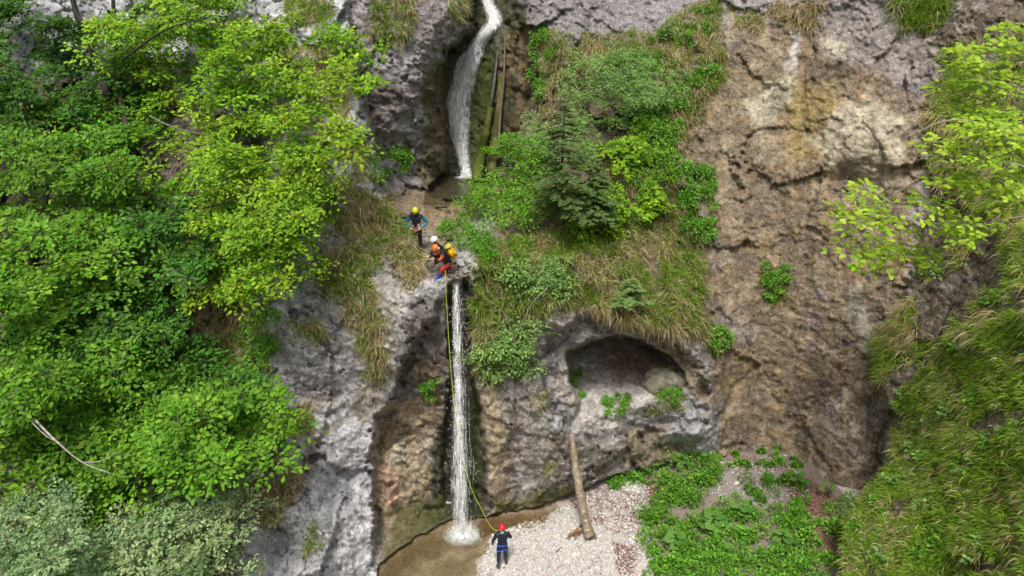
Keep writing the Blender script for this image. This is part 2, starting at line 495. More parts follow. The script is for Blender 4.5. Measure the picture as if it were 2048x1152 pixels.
# rock relief: lumps, ribs, cracks, grain
tanv = -((-SP + CP * (576 - GV) / F_PX) / (CP + SP * (576 - GV) / F_PX))
Pn = at(GU, GV, Y)
lum = fbm(Pn, 0.42, 3, 5)
rid = ridged(Pn * np.array([1.0, 1.0, 0.75]), 0.75, 4, 23)
strata = ridged(Pn * np.array([0.5, 0.5, 2.2]) + 0.4 * lum[..., None], 0.55, 3, 41)
med = fbm(Pn, 2.6, 4, 77, 0.6)
fin = fbm(Pn, 9.0, 3, 99, 0.6)
soft_m = np.clip(mS * 0.7, 0, 1)
Pw = (Pn + 0.35 * np.stack([lum, med, rid], -1)) @ np.array([[0.86, 0.2, 0.45], [0, 1, 0], [-0.45, 0, 0.9]])
e1, r1, f1 = worley(Pw * np.array([1, 0.6, 0.7]), 0.55, 401)
e2, r2, f2 = worley(Pw * np.array([1, 0.8, 1.5]) + 0.15 * np.stack([med, fin, med], -1), 1.7, 431)
crack = ((1 - sstep(0.0, 0.05, e1)) * 0.5 * sstep(0.0, 0.3, fbm(Pn, 0.8, 2, 409)) + (1 - sstep(0.0, 0.08, e2)) * 0.45 * sstep(0.0, 0.4, fbm(Pn, 1.1, 2, 411))) * (1 - 0.8 * mask([(-600,-400),(560,-400),(560,1400),(-600,1400)], 60))
facet = 0.30 * (r1 - .5) + 1.0 * f1 + 0.12 * (r2 - .5) + 0.34 * f2
rel = -(0.27 * lum + 0.10 * rid * (1 - 0.5 * soft_m) + 0.10 * strata + 0.10 * med + 0.085 * fin + facet * (0.95 - 0.65 * soft_m)) + 0.05 * crack
P_BROWN = [(1430,150),(1470,70),(1560,40),(1640,40),(1860,40),(1860,200),(1830,330),(1850,500),(1770,700),(1780,850),(1730,1010),(1640,1020),(1560,930),(1425,935),(1430,760),(1390,600),(1425,500),(1365,330),(1365,250)]
mBr = mask(P_BROWN, 30, 26)
calm = 1 - 0.55 * mU - 0.5 * mL - 0.56 * mBr * (1 - mS)
Pd = Pn @ np.array([[0.8, 0, 0.6], [0, 1, 0], [-0.6, 0, 0.8]])
ribs = fbm(Pn * np.array([3.2, 2.0, 0.45]), 1.0, 4, 511, 0.6) * mBr + fbm(Pd * np.array([0.9, 1.5, 4.2]), 1.0, 4, 513, 0.6) * mB
brk = ridged(Pn * np.array([1.0, 1.0, 1.3]) + 0.3 * med[..., None], 0.55, 2, 517)
Y = Y + rel * calm - 0.13 * ribs + 0.10 * mBr * sstep(0.80, 0.99, brk)
# cave: floor climbing gently to a back wall, under the overhang
floor_z = CAMZ - 14.75 + 0.10 * med + 0.06 * fin
Yfl = 20.5 / (np.maximum(tanv, 0.05) + 0.25)
Yback = 28.4 + 0.3 * lum + 0.25 * rid - 1.2 * sstep(1250, 1372, GU)
Ycave = np.minimum(Yfl + 0.35 * lum + 0.2 * med + 0.08 * fin, Yback)
Y = np.where(mC > 0, Y * (1 - mC) + np.maximum(Ycave, Y) * mC, Y)
# level shelf of the upper plunge pool, and the rock diving below the gravel
Z_POOL2 = CAMZ - 7.75
mP2 = mask([(858,372),(884,349),(962,349),(980,374),(935,394),(900,400),(862,396)], 3, 2, 1)
Yp2 = (CAMZ - Z_POOL2 + 0.25) / np.maximum(tanv, 0.05)
Y = Y * (1 - mP2) + Yp2 * mP2
Yg = (CAMZ + 0.7) / np.maximum(tanv, 0.2)
Y = np.where(mG > 0, Y * (1 - mG) + np.maximum(Yg, np.minimum(Y, Yg + 3)) * mG, Y)
Y = np.where(tanv > 0.3, np.minimum(Y, (CAMZ - 0.02) / np.maximum(tanv, 0.2) * (1 - mG) + 60 * mG), Y)
Y = np.clip(Y, 6, 45)

NV, NU = GU.shape
PC = at(GU, GV, Y)
dU = np.gradient(PC, axis=1); dV = np.gradient(PC, axis=0)
NC = norm(np.cross(dU, dV))
NC = NC * np.sign(-(NC * (PC - np.array([0, 0, CAMZ]))).sum(-1, keepdims=True))
def grid_idx(u, v):
    return np.interp(u, us, np.arange(NU)), np.interp(v, vs, np.arange(NV))
def bil(A, u, v):
    x, y = grid_idx(u, v)
    i = np.clip(x.astype(int), 0, NU - 2); j = np.clip(y.astype(int), 0, NV - 2)
    fx = x - i; fy = y - j
    if A.ndim == 3: fx = fx[:, None]; fy = fy[:, None]
    return (A[j, i] * (1 - fx) + A[j, i + 1] * fx) * (1 - fy) + (A[j + 1, i] * (1 - fx) + A[j + 1, i + 1] * fx) * fy
def surfY(u, v): return float(bil(Y, np.array([float(u)]), np.array([float(v)]))[0])

# colour of the rock and soil (albedo)
C = np.empty(GU.shape + (3,)); C[:] = (0.30, 0.275, 0.255)
wet = np.zeros(GU.shape); lime = np.full(GU.shape, 0.75)
streak = fbm(Pn * np.array([2.2, 2.2, 0.35]), 1.0, 4, 201)     # vertical streaks
patch = fbm(Pn, 0.7, 4, 203); patch2 = fbm(Pn, 1.8, 4, 207)
def paint(m, rgb, k=1.0, lm=None, w=None):
    global C, wet, lime
    a = (m * k)
    C = C * (1 - a[..., None]) + np.array(rgb) * a[..., None]
    if lm is not None: lime = lime * (1 - a) + lm * a
    if w is not None: wet = wet * (1 - a) + w * a
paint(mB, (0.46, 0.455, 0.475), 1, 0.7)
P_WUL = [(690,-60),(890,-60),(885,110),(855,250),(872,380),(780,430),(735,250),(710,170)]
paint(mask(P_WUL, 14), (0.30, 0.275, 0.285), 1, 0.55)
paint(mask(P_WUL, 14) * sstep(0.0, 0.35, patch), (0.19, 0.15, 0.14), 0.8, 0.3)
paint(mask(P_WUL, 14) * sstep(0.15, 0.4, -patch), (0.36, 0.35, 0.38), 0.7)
paint(mask([(840,130),(888,115),(875,250),(892,330),(866,400),(838,390),(850,250)], 10), (0.11, 0.10, 0.035), 0.85, 0.1)
paint(mask([(700,400),(790,440),(835,540),(890,580),(880,640),(800,700),(770,800),(560,860),(560,700),(640,500)], 20) , (0.27, 0.25, 0.24), 0.5)
# top of the cliff, right of the upper fall
paint(mask([(1000,-60),(1450,-60),(1440,40),(1330,90),(1080,130),(1040,200),(1020,80)], 16), (0.235, 0.21, 0.21), 1, 0.5)
# brown wall
mBr = mask(P_BROWN, 22, 26)
paint(mBr, (0.232, 0.172, 0.110), 1, 0.28)
paint(mBr * sstep(-0.05, 0.3, streak), (0.265, 0.182, 0.092), 0.7)
paint(mBr * sstep(0.05, 0.35, patch2), (0.155, 0.12, 0.085), 0.75)
paint(mBr * sstep(0.1, 0.35, -patch2), (0.33, 0.28, 0.20), 0.5)
paint(mask([(1600,560),(1760,560),(1780,850),(1730,1000),(1650,960),(1620,700)], 40, 40) * sstep(0.0, 0.25, patch2 + 0.6 * streak), (0.22, 0.17, 0.165), 0.7, 0.7)
paint(mask([(1390,560),(1500,560),(1520,900),(1440,900)], 40, 30) * sstep(0.05, 0.3, patch), (0.32, 0.29, 0.275), 0.6)
paint(mask([(1640,-60),(1870,-60),(1860,190),(1790,170),(1700,130),(1640,80)], 22, 20), (0.235, 0.205, 0.195), 0.85, 0.5)
paint(mask([(1580,160),(1690,190),(1640,300),(1575,310)], 22, 20), (0.31, 0.225, 0.08), 0.75, 0.1)
paint(mask([(1485,208),(1560,170),(1598,150),(1592,215),(1560,230),(1518,262)], 9, 16), (0.48, 0.43, 0.32), 0.8, 0.2)
paint(mask([(1625,265),(1690,225),(1740,205),(1812,235),(1800,330),(1745,372),(1668,330),(1640,290)], 10, 26), (0.46, 0.40, 0.30), 0.75, 0.2)
paint(mask([(1640,75),(1700,80),(1690,110),(1650,110)], 8, 10), (0.48, 0.43, 0.32), 0.8)
paint(mask([(1585,60),(1605,55),(1590,140),(1575,145)], 5, 6), (0.55, 0.53, 0.5), 0.8)
paint(mask([(1690,580),(1720,560),(1760,720),(1740,740)], 16, 14), (0.36, 0.35, 0.29), 0.7, 0.3)
paint(mask([(1650,780),(1760,760),(1770,930),(1720,960),(1680,900)], 16, 20) * sstep(0.0, 0.2, med), (0.42, 0.37, 0.31), 0.6, 0.9)
# knoll soil, under the grass
mK = mask([(1085,150),(1130,90),(1300,90),(1440,30),(1440,190),(1365,250),(1365,330),(1425,500),(1400,600),(1385,660),(1290,650),(1180,612),(1100,640),(1060,760),(950,770),(940,560),(985,480),(960,360),(1060,300)], 16, 14)
paint(mK, (0.15, 0.115, 0.062), 0.95, 0.15)
paint(mask([(1030,570),(1130,560),(1110,640),(1080,700),(1040,720)], 12, 14), (0.36, 0.35, 0.34), 0.6)
# earth by the upper pool and the stream bed
paint(mask([(770,390),(868,384),(915,392),(985,352),(990,380),(935,430),(930,490),(880,480),(800,440)], 10), (0.30, 0.215, 0.13), 1, 0.3)
paint(mask([(770,390),(868,384),(930,400),(930,480),(880,480),(800,440)], 10) * sstep(-0.05, 0.25, med), (0.2, 0.17, 0.115), 0.7)
paint(mask([(825,470),(930,478),(950,545),(925,572),(860,560),(840,510)], 8), (0.17, 0.145, 0.11), 0.9, 0.6, 0.6)
paint(mask([(908,500),(945,490),(962,540),(930,540)], 5, 6), (0.36, 0.345, 0.33), 0.8, 0.7)
# upper channel
paint(mask([(940,-60),(925,60),(884,115),(868,200),(893,318),(868,388),(955,385),(1005,330),(1075,230),(1075,90),(1015,-60)], 10, 6), (0.075, 0.075, 0.032), 0.95, 0.02, 0.6)
paint(mask([(940,120),(985,100),(990,240),(955,350),(935,340),(930,200)], 10, 5), (0.10, 0.12, 0.025), 0.85, 0, 0.4)
paint(mask([(1012,60),(1075,60),(1070,240),(1020,340),(1005,200)], 8, 8) * sstep(-0.25, 0.15, streak), (0.19, 0.13, 0.06), 0.9, 0.1)
paint(mask([(872,150),(885,140),(885,230),(900,300),(880,330),(868,240)], 4, 3), (0.2, 0.14, 0.08), 0.8)
paint(mP2, (0.15, 0.13, 0.09), 1.0, 0.2)
# dark bulge left of the lower fall, recess, wet black rock
paint(mask([(795,690),(835,600),(888,595),(898,700),(893,800),(800,800),(782,750)], 14, 10), (0.15, 0.125, 0.115), 0.95, 0.15, 0.4)
paint(mask([(820,730),(870,720),(880,790),(840,800)], 14, 8), (0.2, 0.15, 0.10), 0.8)
paint(mask(P_REC, 12, 6), (0.40, 0.315, 0.205), 0.95, 0.3, 0.1)
paint(mask(P_REC, 12, 6) * sstep(0.0, 0.3, streak), (0.20, 0.155, 0.085), 0.7)
paint(mask([(757,935),(785,915),(806,1000),(790,1045),(772,1010)], 7, 6), (0.52, 0.34, 0.25), 0.9, 0.1)
paint(mask([(775,880),(805,870),(812,930),(785,940)], 8, 8), (0.42, 0.40, 0.29), 0.8)
paint(mask([(750,840),(790,800),(800,850),(760,890)], 8, 6), (0.16, 0.125, 0.09), 0.8)
paint(mask([(830,880),(862,850),(870,920),(835,950)], 8, 8), (0.38, 0.35, 0.3), 0.5)
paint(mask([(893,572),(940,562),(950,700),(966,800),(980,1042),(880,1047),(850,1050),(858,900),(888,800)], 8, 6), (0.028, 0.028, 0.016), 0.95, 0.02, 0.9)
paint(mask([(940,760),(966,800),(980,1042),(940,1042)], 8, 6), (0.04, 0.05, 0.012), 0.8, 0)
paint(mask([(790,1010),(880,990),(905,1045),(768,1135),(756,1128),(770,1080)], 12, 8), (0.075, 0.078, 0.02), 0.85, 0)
# lower bulge under the cave
mLo = mask([(965,770),(1060,740),(1110,850),(1240,880),(1330,850),(1400,930),(1290,960),(1140,1010),(980,1050),(966,900)], 14, 10)
paint(mLo, (0.245, 0.215, 0.185), 0.95, 0.55)
paint(mLo * sstep(0.05, 0.3, patch2), (0.16, 0.135, 0.105), 0.7)
paint(mLo * sstep(0.15, 0.35, -patch2), (0.36, 0.34, 0.33), 0.6)
paint(mask([(962,775),(1000,768),(1012,900),(1018,1000),(985,1032),(972,950)], 9, 6), (0.35, 0.285, 0.18), 0.9, 0.3)
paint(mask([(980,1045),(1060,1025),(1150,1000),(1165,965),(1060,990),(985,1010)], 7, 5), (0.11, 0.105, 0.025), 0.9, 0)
paint(mask([(1255,850),(1330,835),(1390,880),(1385,935),(1260,940)], 12, 10), (0.25, 0.20, 0.13), 0.85, 0.2)
# arch and cave
paint(mask([(1075,740),(1100,665),(1180,618),(1290,640),(1370,690),(1440,780),(1440,900),(1380,930),(1330,850),(1150,880),(1100,850)], 10, 8), (0.24, 0.225, 0.22), 0.95, 0.5)
paint(mask([(1250,655),(1370,695),(1440,800),(1400,860),(1375,770),(1330,700)], 9, 8), (0.27, 0.205, 0.125), 0.75, 0.2)
paint(mask([(1115,700),(1140,700),(1140,760),(1165,800),(1160,850),(1110,800)], 7, 5), (0.40, 0.355, 0.325), 0.85, 0.3)
paint(mask([(1360,780),(1415,800),(1435,890),(1390,930),(1330,860)], 12, 8), (0.36, 0.355, 0.375), 0.85, 0.9)
paint(mC, (0.48, 0.44, 0.41), 0.95, 0.25)
paint(mC * mask([(1195,710),(1330,690),(1370,740),(1300,770),(1240,770)], 20, 16), (0.27, 0.16, 0.12), 0.7, 0.3)
paint(mask([(1150,860),(1205,845),(1245,800),(1300,795),(1290,835),(1215,865)], 8, 8), (0.50, 0.475, 0.45), 0.85, 0.7)
# right slope soil; left slope under the trees
paint(mS, (0.115, 0.085, 0.05), 0.95, 0.35)
paint(mS * sstep(0.1, 0.35, patch2), (0.3, 0.26, 0.24), 0.6, 0.8)
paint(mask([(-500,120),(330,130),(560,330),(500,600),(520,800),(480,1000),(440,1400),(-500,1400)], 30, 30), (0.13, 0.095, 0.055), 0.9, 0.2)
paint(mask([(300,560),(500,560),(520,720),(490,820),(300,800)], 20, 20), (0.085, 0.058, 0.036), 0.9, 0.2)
# soil pockets on the buttress
mPock = mask([(640,360),(760,400),(845,520),(830,600),(790,680),(770,770),(720,760),(700,640),(640,600)], 16, 18) * sstep(-0.25, 0.1, patch2 + 0.25)
paint(mPock, (0.30, 0.25, 0.18), 0.5, 0.4)
paint(mask([(500,830),(600,800),(760,750),(770,830),(640,880),(590,1000),(520,1060),(480,1000)], 12, 18) * sstep(-0.2, 0.15, patch2), (0.2, 0.155, 0.1), 0.7, 0.4)
C = C * (1 + 0.5 * np.clip(ribs, -.5, .5) + 0.22 * med + 0.12 * fin + 0.25 * (r2 - .5))[..., None] * (1 - 0.15 * crack * (1 - mS))[..., None]
C = np.clip(C, 0.008, 0.7)

idx = np.arange(NV * NU).reshape(NV, NU)
faces = np.stack([idx[:-1, :-1], idx[1:, :-1], idx[1:, 1:], idx[:-1, 1:]], -1).reshape(-1, 4)
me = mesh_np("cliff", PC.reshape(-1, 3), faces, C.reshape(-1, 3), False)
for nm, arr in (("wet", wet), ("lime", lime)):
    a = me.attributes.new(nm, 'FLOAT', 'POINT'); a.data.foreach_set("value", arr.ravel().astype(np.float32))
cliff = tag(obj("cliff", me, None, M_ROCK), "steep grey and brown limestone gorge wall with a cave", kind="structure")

# ------------------------------------------------------------------ the gravel bed and the pools
gx = np.r_[-400, -150, -60, -40, -30, -24, -20, -17, -14, np.arange(-12, 16, 0.07), 18, 21, 25, 30, 40, 60, 150, 400]
gy = np.r_[-400, -150, -60, -40, -30, -25, -20, -16, -12, -9, -6, -3, 0, 3, 6, 8, 10, np.arange(13, 28, 0.07), 40, 80]
X_, Y_ = np.meshgrid(gx, gy)
PG = np.stack([X_, Y_, np.zeros_like(X_)], -1)
pu, pv = proj(PG)
pu = np.where(Y_ < 5, -5000, pu)
gw = fbm(PG, 0.9, 4, 301); gw2 = fbm(PG, 2.7, 4, 305)
def gmask(poly, soft=10, warp=12):
    return sstep(-soft, soft, polysd(pu + gw * warp * 1.5 + gw2 * warp * 0.5, pv + gw2 * warp, poly))
P_POOL = [(720,1400),(745,1130),(800,1090),(880,1045),(1000,1030),(1080,1020),(1110,1012),(1040,1046),(985,1062),(968,1092),(955,1125),(935,1160),(930,1400)]
mPool = gmask(P_POOL, 34, 10)
P_GREEN = [(1290,945),(1420,905),(1580,905),(1700,1020),(1720,1400),(1300,1400),(1300,1100),(1270,1020)]
mGreen = gmask(P_GREEN, 14, 14)
Zg = 0.05 * gw + 0.03 * gw2 - 0.38 * mPool + 0.35 * mGreen * sstep(1280, 1420, pu) + 0.25 * sstep(1450, 1650, pu) * (pu > 0)
far_ = (np.abs(X_) > 16.1) | (Y_ < 12)
bank = np.clip(np.maximum((1.5 - Y_) * 1.15, (np.abs(X_ - 2) - 15) * 1.2 * sstep(13, 8, Y_) * (Y_ < 13)), 0, 36)  # unseen slopes behind and beside the camera, added to cut frontal sky light
Zg = np.where(far_, -0.2 + bank * (1 + 0.15 * fbm(PG, 0.2, 3, 311)), Zg)
PG[..., 2] = Zg
CG = np.empty(PG.shape); CG[:] = (0.55, 0.505, 0.475)
def gpaint(m, rgb, k=1.0):
    global CG
    a = (m * k)[..., None]; CG = CG * (1 - a) + np.array(rgb) * a
gpaint(sstep(0.1, 0.4, gw2), (0.42, 0.36, 0.33), 0.6)
gpaint(mPool, (0.34, 0.315, 0.255), 0.95)
gpaint(mPool * sstep(-0.1, 0.3, gw), (0.21, 0.175, 0.115), 0.7)
gpaint(gmask([(735,1150),(800,1090),(880,1045),(1010,1030),(990,1056),(900,1070),(830,1115),(790,1170)], 18, 10), (0.13, 0.11, 0.06), 0.75)  # deeper water's darkening along the wall, put into the pool bed colour
gpaint(gmask([(960,1030),(1110,1012),(1080,1040),(1020,1052),(970,1062)], 8, 6), (0.14, 0.10, 0.055), 0.8)
gpaint(gmask([(1130,1000),(1220,965),(1290,1000),(1280,1080),(1210,1060),(1150,1040)], 14, 14) * sstep(-0.15, 0.2, gw2), (0.2, 0.13, 0.12), 0.75)
gpaint(gmask([(1225,1080),(1275,1090),(1270,1150),(1235,1150)], 8, 8), (0.24, 0.13, 0.11), 0.7)
gpaint(mGreen, (0.21, 0.15, 0.125), 0.85)
gpaint(gmask([(1430,935),(1560,930),(1600,1000),(1480,1040),(1430,1000)], 14, 12), (0.36, 0.30, 0.28), 0.8)
gpaint(gmask([(1560,960),(1660,1010),(1680,1150),(1600,1150),(1590,1060)], 12, 10), (0.19, 0.115, 0.095), 0.85)
gpaint(sstep(0.5, 3.0, bank), (0.055, 0.085, 0.03))
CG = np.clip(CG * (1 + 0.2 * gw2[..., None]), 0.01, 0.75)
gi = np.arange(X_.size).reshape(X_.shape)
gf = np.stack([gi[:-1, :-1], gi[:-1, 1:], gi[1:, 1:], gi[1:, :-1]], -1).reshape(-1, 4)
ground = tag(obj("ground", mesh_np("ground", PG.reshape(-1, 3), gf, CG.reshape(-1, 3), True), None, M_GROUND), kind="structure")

def flat_poly(name, poly_px, z, mat, step=0.06, wave=0.014, rings=None):
    pts = np.array(poly_px, float)
    tv = -((-SP + CP * (576 - pts[:, 1]) / F_PX) / (CP + SP * (576 - pts[:, 1]) / F_PX))
    W = at(pts[:, 0], pts[:, 1], (CAMZ - z) / tv)
    lo, hi = W.min(0), W.max(0)
    xs, ys = np.arange(lo[0], hi[0], step), np.arange(lo[1], hi[1], step)
    A, B = np.meshgrid(xs, ys)
    ins = polysd(A, B, W[:, :2]) > -step
    PP = np.stack([A, B, np.full_like(A, z)], -1); PP[..., 2] += wave * fbm(PP, 3.0, 3, 71)
    if rings is not None:
        rd = np.hypot(A - rings[0], B - rings[1]); PP[..., 2] += .022 * np.sin(rd * 17) * np.exp(-rd * .8)
    ii = np.arange(A.size).reshape(A.shape)
    q = np.stack([ii[:-1, :-1], ii[:-1, 1:], ii[1:, 1:], ii[1:, :-1]], -1).reshape(-1, 4)
    ok = ins.ravel()[q].all(1)
    return obj(name, mesh_np(name, PP.reshape(-1, 3), q[ok], None, True), None, mat)
tag(flat_poly("pool_water", [(690,1230),(735,1125),(800,1075),(880,1030),(1010,1015),(1130,1000),(1110,1040),(1000,1080),(990,1130),(970,1230)], -0.10, M_POOL, rings=(-1.82, 20.3)), "shallow brown plunge pool beside the gravel", kind="structure")
tag(flat_poly("upper_pool_water", [(846,410),(858,350),(888,344),(985,344),(985,385),(920,410)], Z_POOL2, M_POOL2), "small dark pool below the upper waterfall", kind="structure")
# ------------------------------------------------------------------ water falling
def fall(name, label, path, widths, n, seed, Yf, seg=(0.5, 2.2), wr=(0.010, 0.035), mat=None, nv=6):
    """path: world points top->bottom; widths: metres; many thin ropes of water that break up"""
    r = np.random.default_rng(seed)
    P = bez(path, 60); W = np.interp(np.linspace(0, 1, 60), np.linspace(0, 1, len(widths)), widths)
    Ln = np.r_[0, np.cumsum(np.linalg.norm(np.diff(P, axis=0), axis=1))]; T = Ln[-1]
    root = empty(name, P[-1]); tag(root, label, "waterfall", "waterfalls in the gorge")
    def pt(l):
        return np.stack([np.interp(l, Ln, P[:, k]) for k in range(3)], -1), np.interp(l, Ln, W)
    mb = MB()
    for i in range(n):
        s0 = np.clip(r.normal(0, 0.5), -1.25, 1.25); l0 = T * max(0.0, r.uniform(-0.05, 1)) ** .8; L = r.uniform(*seg)
        if r.random() < 0.12: l0, L = 0.0, T
        l1 = min(T, l0 + L); l0 = max(0, l0)
        k = max(4, int((l1 - l0) / 0.22) + 2)
        l = np.linspace(l0, l1, k); c, w = pt(l)
        s = s0 + 0.10 * np.sin(l * r.uniform(.8, 3) + r.uniform(0, 6)) + 0.06 * np.sin(l * r.uniform(3, 7) + r.uniform(0, 6))
        off = np.zeros((k, 3)); off[:, 0] = s * w * 0.5; off[:, 1] = r.uniform(-0.14, 0.10) * np.clip(w * 2.2, .4, 1.2)
        c = c + off
        hw = r.uniform(*wr) * (0.35 + 0.65 * np.sin(np.linspace(0.25, math.pi - 0.15, k))) * (1.25 - abs(s0) * .6)
        a = r.uniform(-.7, .7); side = np.array([math.cos(a), math.sin(a), 0])
        v = np.stack([c - side * hw[:, None], c + side * hw[:, None]], 1).reshape(-1, 3)
        f = []
        for j in range(k - 1): f += [(2 * j, 2 * j + 1, 2 * j + 3), (2 * j, 2 * j + 3, 2 * j + 2)]
        al = r.uniform(0.5, 1.0) * (.6 + .4 * l / T)
        mb.add(v, f, np.repeat(np.repeat(al, 2)[:, None], 3, 1))
    for i in range(nv):        # veils the strands hang in
        k = 46; l = np.linspace(0, T, k); c, w = pt(l); c = c.copy(); c[:, 1] += -0.12 + 0.04 * i; c[:, 0] += r.normal(0, .12) * w
        ww = w * r.uniform(.55, 1.0) * .5; m_ = 7; q = np.linspace(-1, 1, m_)
        wob = 1 + .25 * vnoise(np.stack([l * 1.3, np.full(k, i * 7.1), np.zeros(k)], -1), seed)
        g = c[:, None] + np.zeros((k, m_, 3)); g[..., 0] += q[None] * (ww * wob)[:, None]; g[..., 1] += (q[None] ** 2) * .08
        al = (1 - np.abs(q) ** 2.5)[None] * (r.uniform(.35, .7) * (1 + .5 * vnoise(np.stack([l * 1.1, np.full(k, i * 3.3), np.ones(k)], -1), seed + 5)))[:, None]
        ii = np.arange(k * m_).reshape(k, m_); a_, b_, c_, d_ = ii[:-1, :-1].ravel(), ii[:-1, 1:].ravel(), ii[1:, 1:].ravel(), ii[1:, :-1].ravel()
        mb.add(g.reshape(-1, 3), np.vstack([np.stack([a_, b_, c_], -1), np.stack([a_, c_, d_], -1)]), np.repeat(al.reshape(-1, 1), 3, 1))
    tag(obj("water_strands", mb.mesh("water_strands", P[-1]), root, mat or M_FALL), kind="stuff")
    # loose drops along the edges
    m = n * 3
    l = r.uniform(0.1 * T, T, m) ; c, w = pt(l)
    c[:, 0] += r.normal(0, 0.42, m) * w; c[:, 1] += r.uniform(-.25, .1, m)
    tvv = [(1, 0, 0), (-.5, .8, 0), (-.5, -.8, 0), (0, 0, 2.2), (0, 0, -1)]; tff = [(0, 1, 3), (1, 2, 3), (2, 0, 3), (1, 0, 4), (2, 1, 4), (0, 2, 4)]
    vv, ff, cc = scatter(tvv, tff, c, np.tile([1., 0, 0], (m, 1)), np.tile([0, 0, 1.], (m, 1)), r.uniform(.006, .016, m), np.full((m, 3), 1.0))
    tag(obj("drops", mesh_np("drops", vv - P[-1], ff, cc), root, M_FOAM), kind="stuff")
    return root

lip = at(913, 556, 22.15); bot = at(924, 1072, 0)
def on_z(u, v, z):
    tv = -((-SP + CP * (576 - v) / F_PX) / (CP + SP * (576 - v) / F_PX)); return at(u, v, (CAMZ - z) / tv)
bot = on_z(924, 1066, -0.08)
pth = []
for t in np.linspace(0, 1, 12):
    q = lip * (1 - t) + bot * t; q[1] = lip[1] + (bot[1] - lip[1]) * (0.15 * t + 0.85 * t ** 0.62); q[0] = lip[0] + (bot[0] - lip[0]) * t ** 0.5
    q[2] = lip[2] + (bot[2] - lip[2]) * t
    pth.append(q)
wf1 = fall("waterfall", "tall lower waterfall dropping straight into the brown gravel pool", pth, [0.30, 0.40, 0.48, 0.56, 0.68, 0.82, 0.98], 190, 11, 0, (0.3, 1.8), (0.004, 0.016), None, 4)
# splash mound, foam sheet and thrown spray
def foam(root, ctr, R, seed, n, hh=0.35, vr=0.6):
    r = np.random.default_rng(seed)
    a = np.linspace(0, 2 * np.pi, 41)[:-1]; rr = np.linspace(0, 1, 14)
    A, B = np.meshgrid(a, rr)
    x = B * np.cos(A) * R; y = B * np.sin(A) * R * 0.8
    pp = np.stack([x + ctr[0], y + ctr[1], np.zeros_like(x)], -1)
    nz = fbm(pp, 3.0, 4, seed)
    z = ctr[2] + 0.02 + (1 - B ** 2) ** 2 * hh * 0.45 * (0.6 + nz)
    pp[..., 2] = z; pp[..., :2] += nz[..., None] * 0.12 * B[..., None]
    al = np.clip(1.1 - B * 1.15 + nz * .35, 0, 1)
    ii = np.arange(A.size).reshape(A.shape); jj = np.roll(ii, -1, 1)
    f = np.stack([ii[:-1], jj[:-1], jj[1:], ii[1:]], -1).reshape(-1, 4)
    o = obj("foam", mesh_np("foam", pp.reshape(-1, 3) - np.array(root.location), f, np.repeat(al.reshape(-1, 1), 3, 1), True), root, M_FOAM)
    o.visible_shadow = True
    th = r.uniform(0, 2 * np.pi, n); q = np.abs(r.normal(0, .36, n)) * R; h = np.abs(r.normal(0, .45, n)) * vr * np.exp(-q / R)
    c = np.stack([ctr[0] + np.cos(th) * q, ctr[1] + np.sin(th) * q * .8, ctr[2] + 0.03 + h], -1)
    tvv = [(1, 0, 0), (-.5, .8, 0), (-.5, -.8, 0), (0, 0, 1.6), (0, 0, -1)]; tff = [(0, 1, 3), (1, 2, 3), (2, 0, 3), (1, 0, 4), (2, 1, 4), (0, 2, 4)]
    Xr = norm(r.normal(0, 1, (n, 3))); Zr = norm(r.normal(0, 1, (n, 3)))
    vv, ff, cc = scatter(tvv, tff, c, Xr, Zr, r.uniform(.005, .014, n), np.ones((n, 3)))
    tag(obj("spray", mesh_np("spray", vv - np.array(root.location), ff, cc), root, M_FOAM), kind="stuff")
foam(wf1, on_z(925, 1072, -0.09), 0.78, 5, 1300, 0.3)
up = [(965,-30),(975,8),(988,38),(975,62),(950,95),(938,130),(925,165),(912,205),(914,245),(921,290),(929,330),(932,352)]
pth = [at(u, v, min(surfY(u + du, v) for du in (-8, 0, 8)) - 0.25) for (u, v) in up[:-1]] + [on_z(932, 354, Z_POOL2)]
wf2 = fall("waterfall", "slender upper waterfall curving down the mossy dark channel", pth, [0.36, 0.5, 0.66, 0.7, 0.7, 0.78, 0.9, 1.0, 0.95, 0.66, 0.42, 0.5], 230, 12, 0, (0.3, 1.2), (0.008, 0.026), M_FALL2)
foam(wf2, on_z(931, 355, Z_POOL2), 0.6, 6, 500, 0.2, 0.35)
br = [(938,100),(925,112),(914,135),(910,165)]
pth = [at(u, v, min(surfY(u + du, v) for du in (-6, 0, 6)) - 0.12) for (u, v) in br]
fall("waterfall", "thin side trickle just left of the upper waterfall", pth, [0.14, 0.26, 0.3, 0.25], 50, 13, 0, (0.3, 1.0), (0.008, 0.022), M_FALL2)

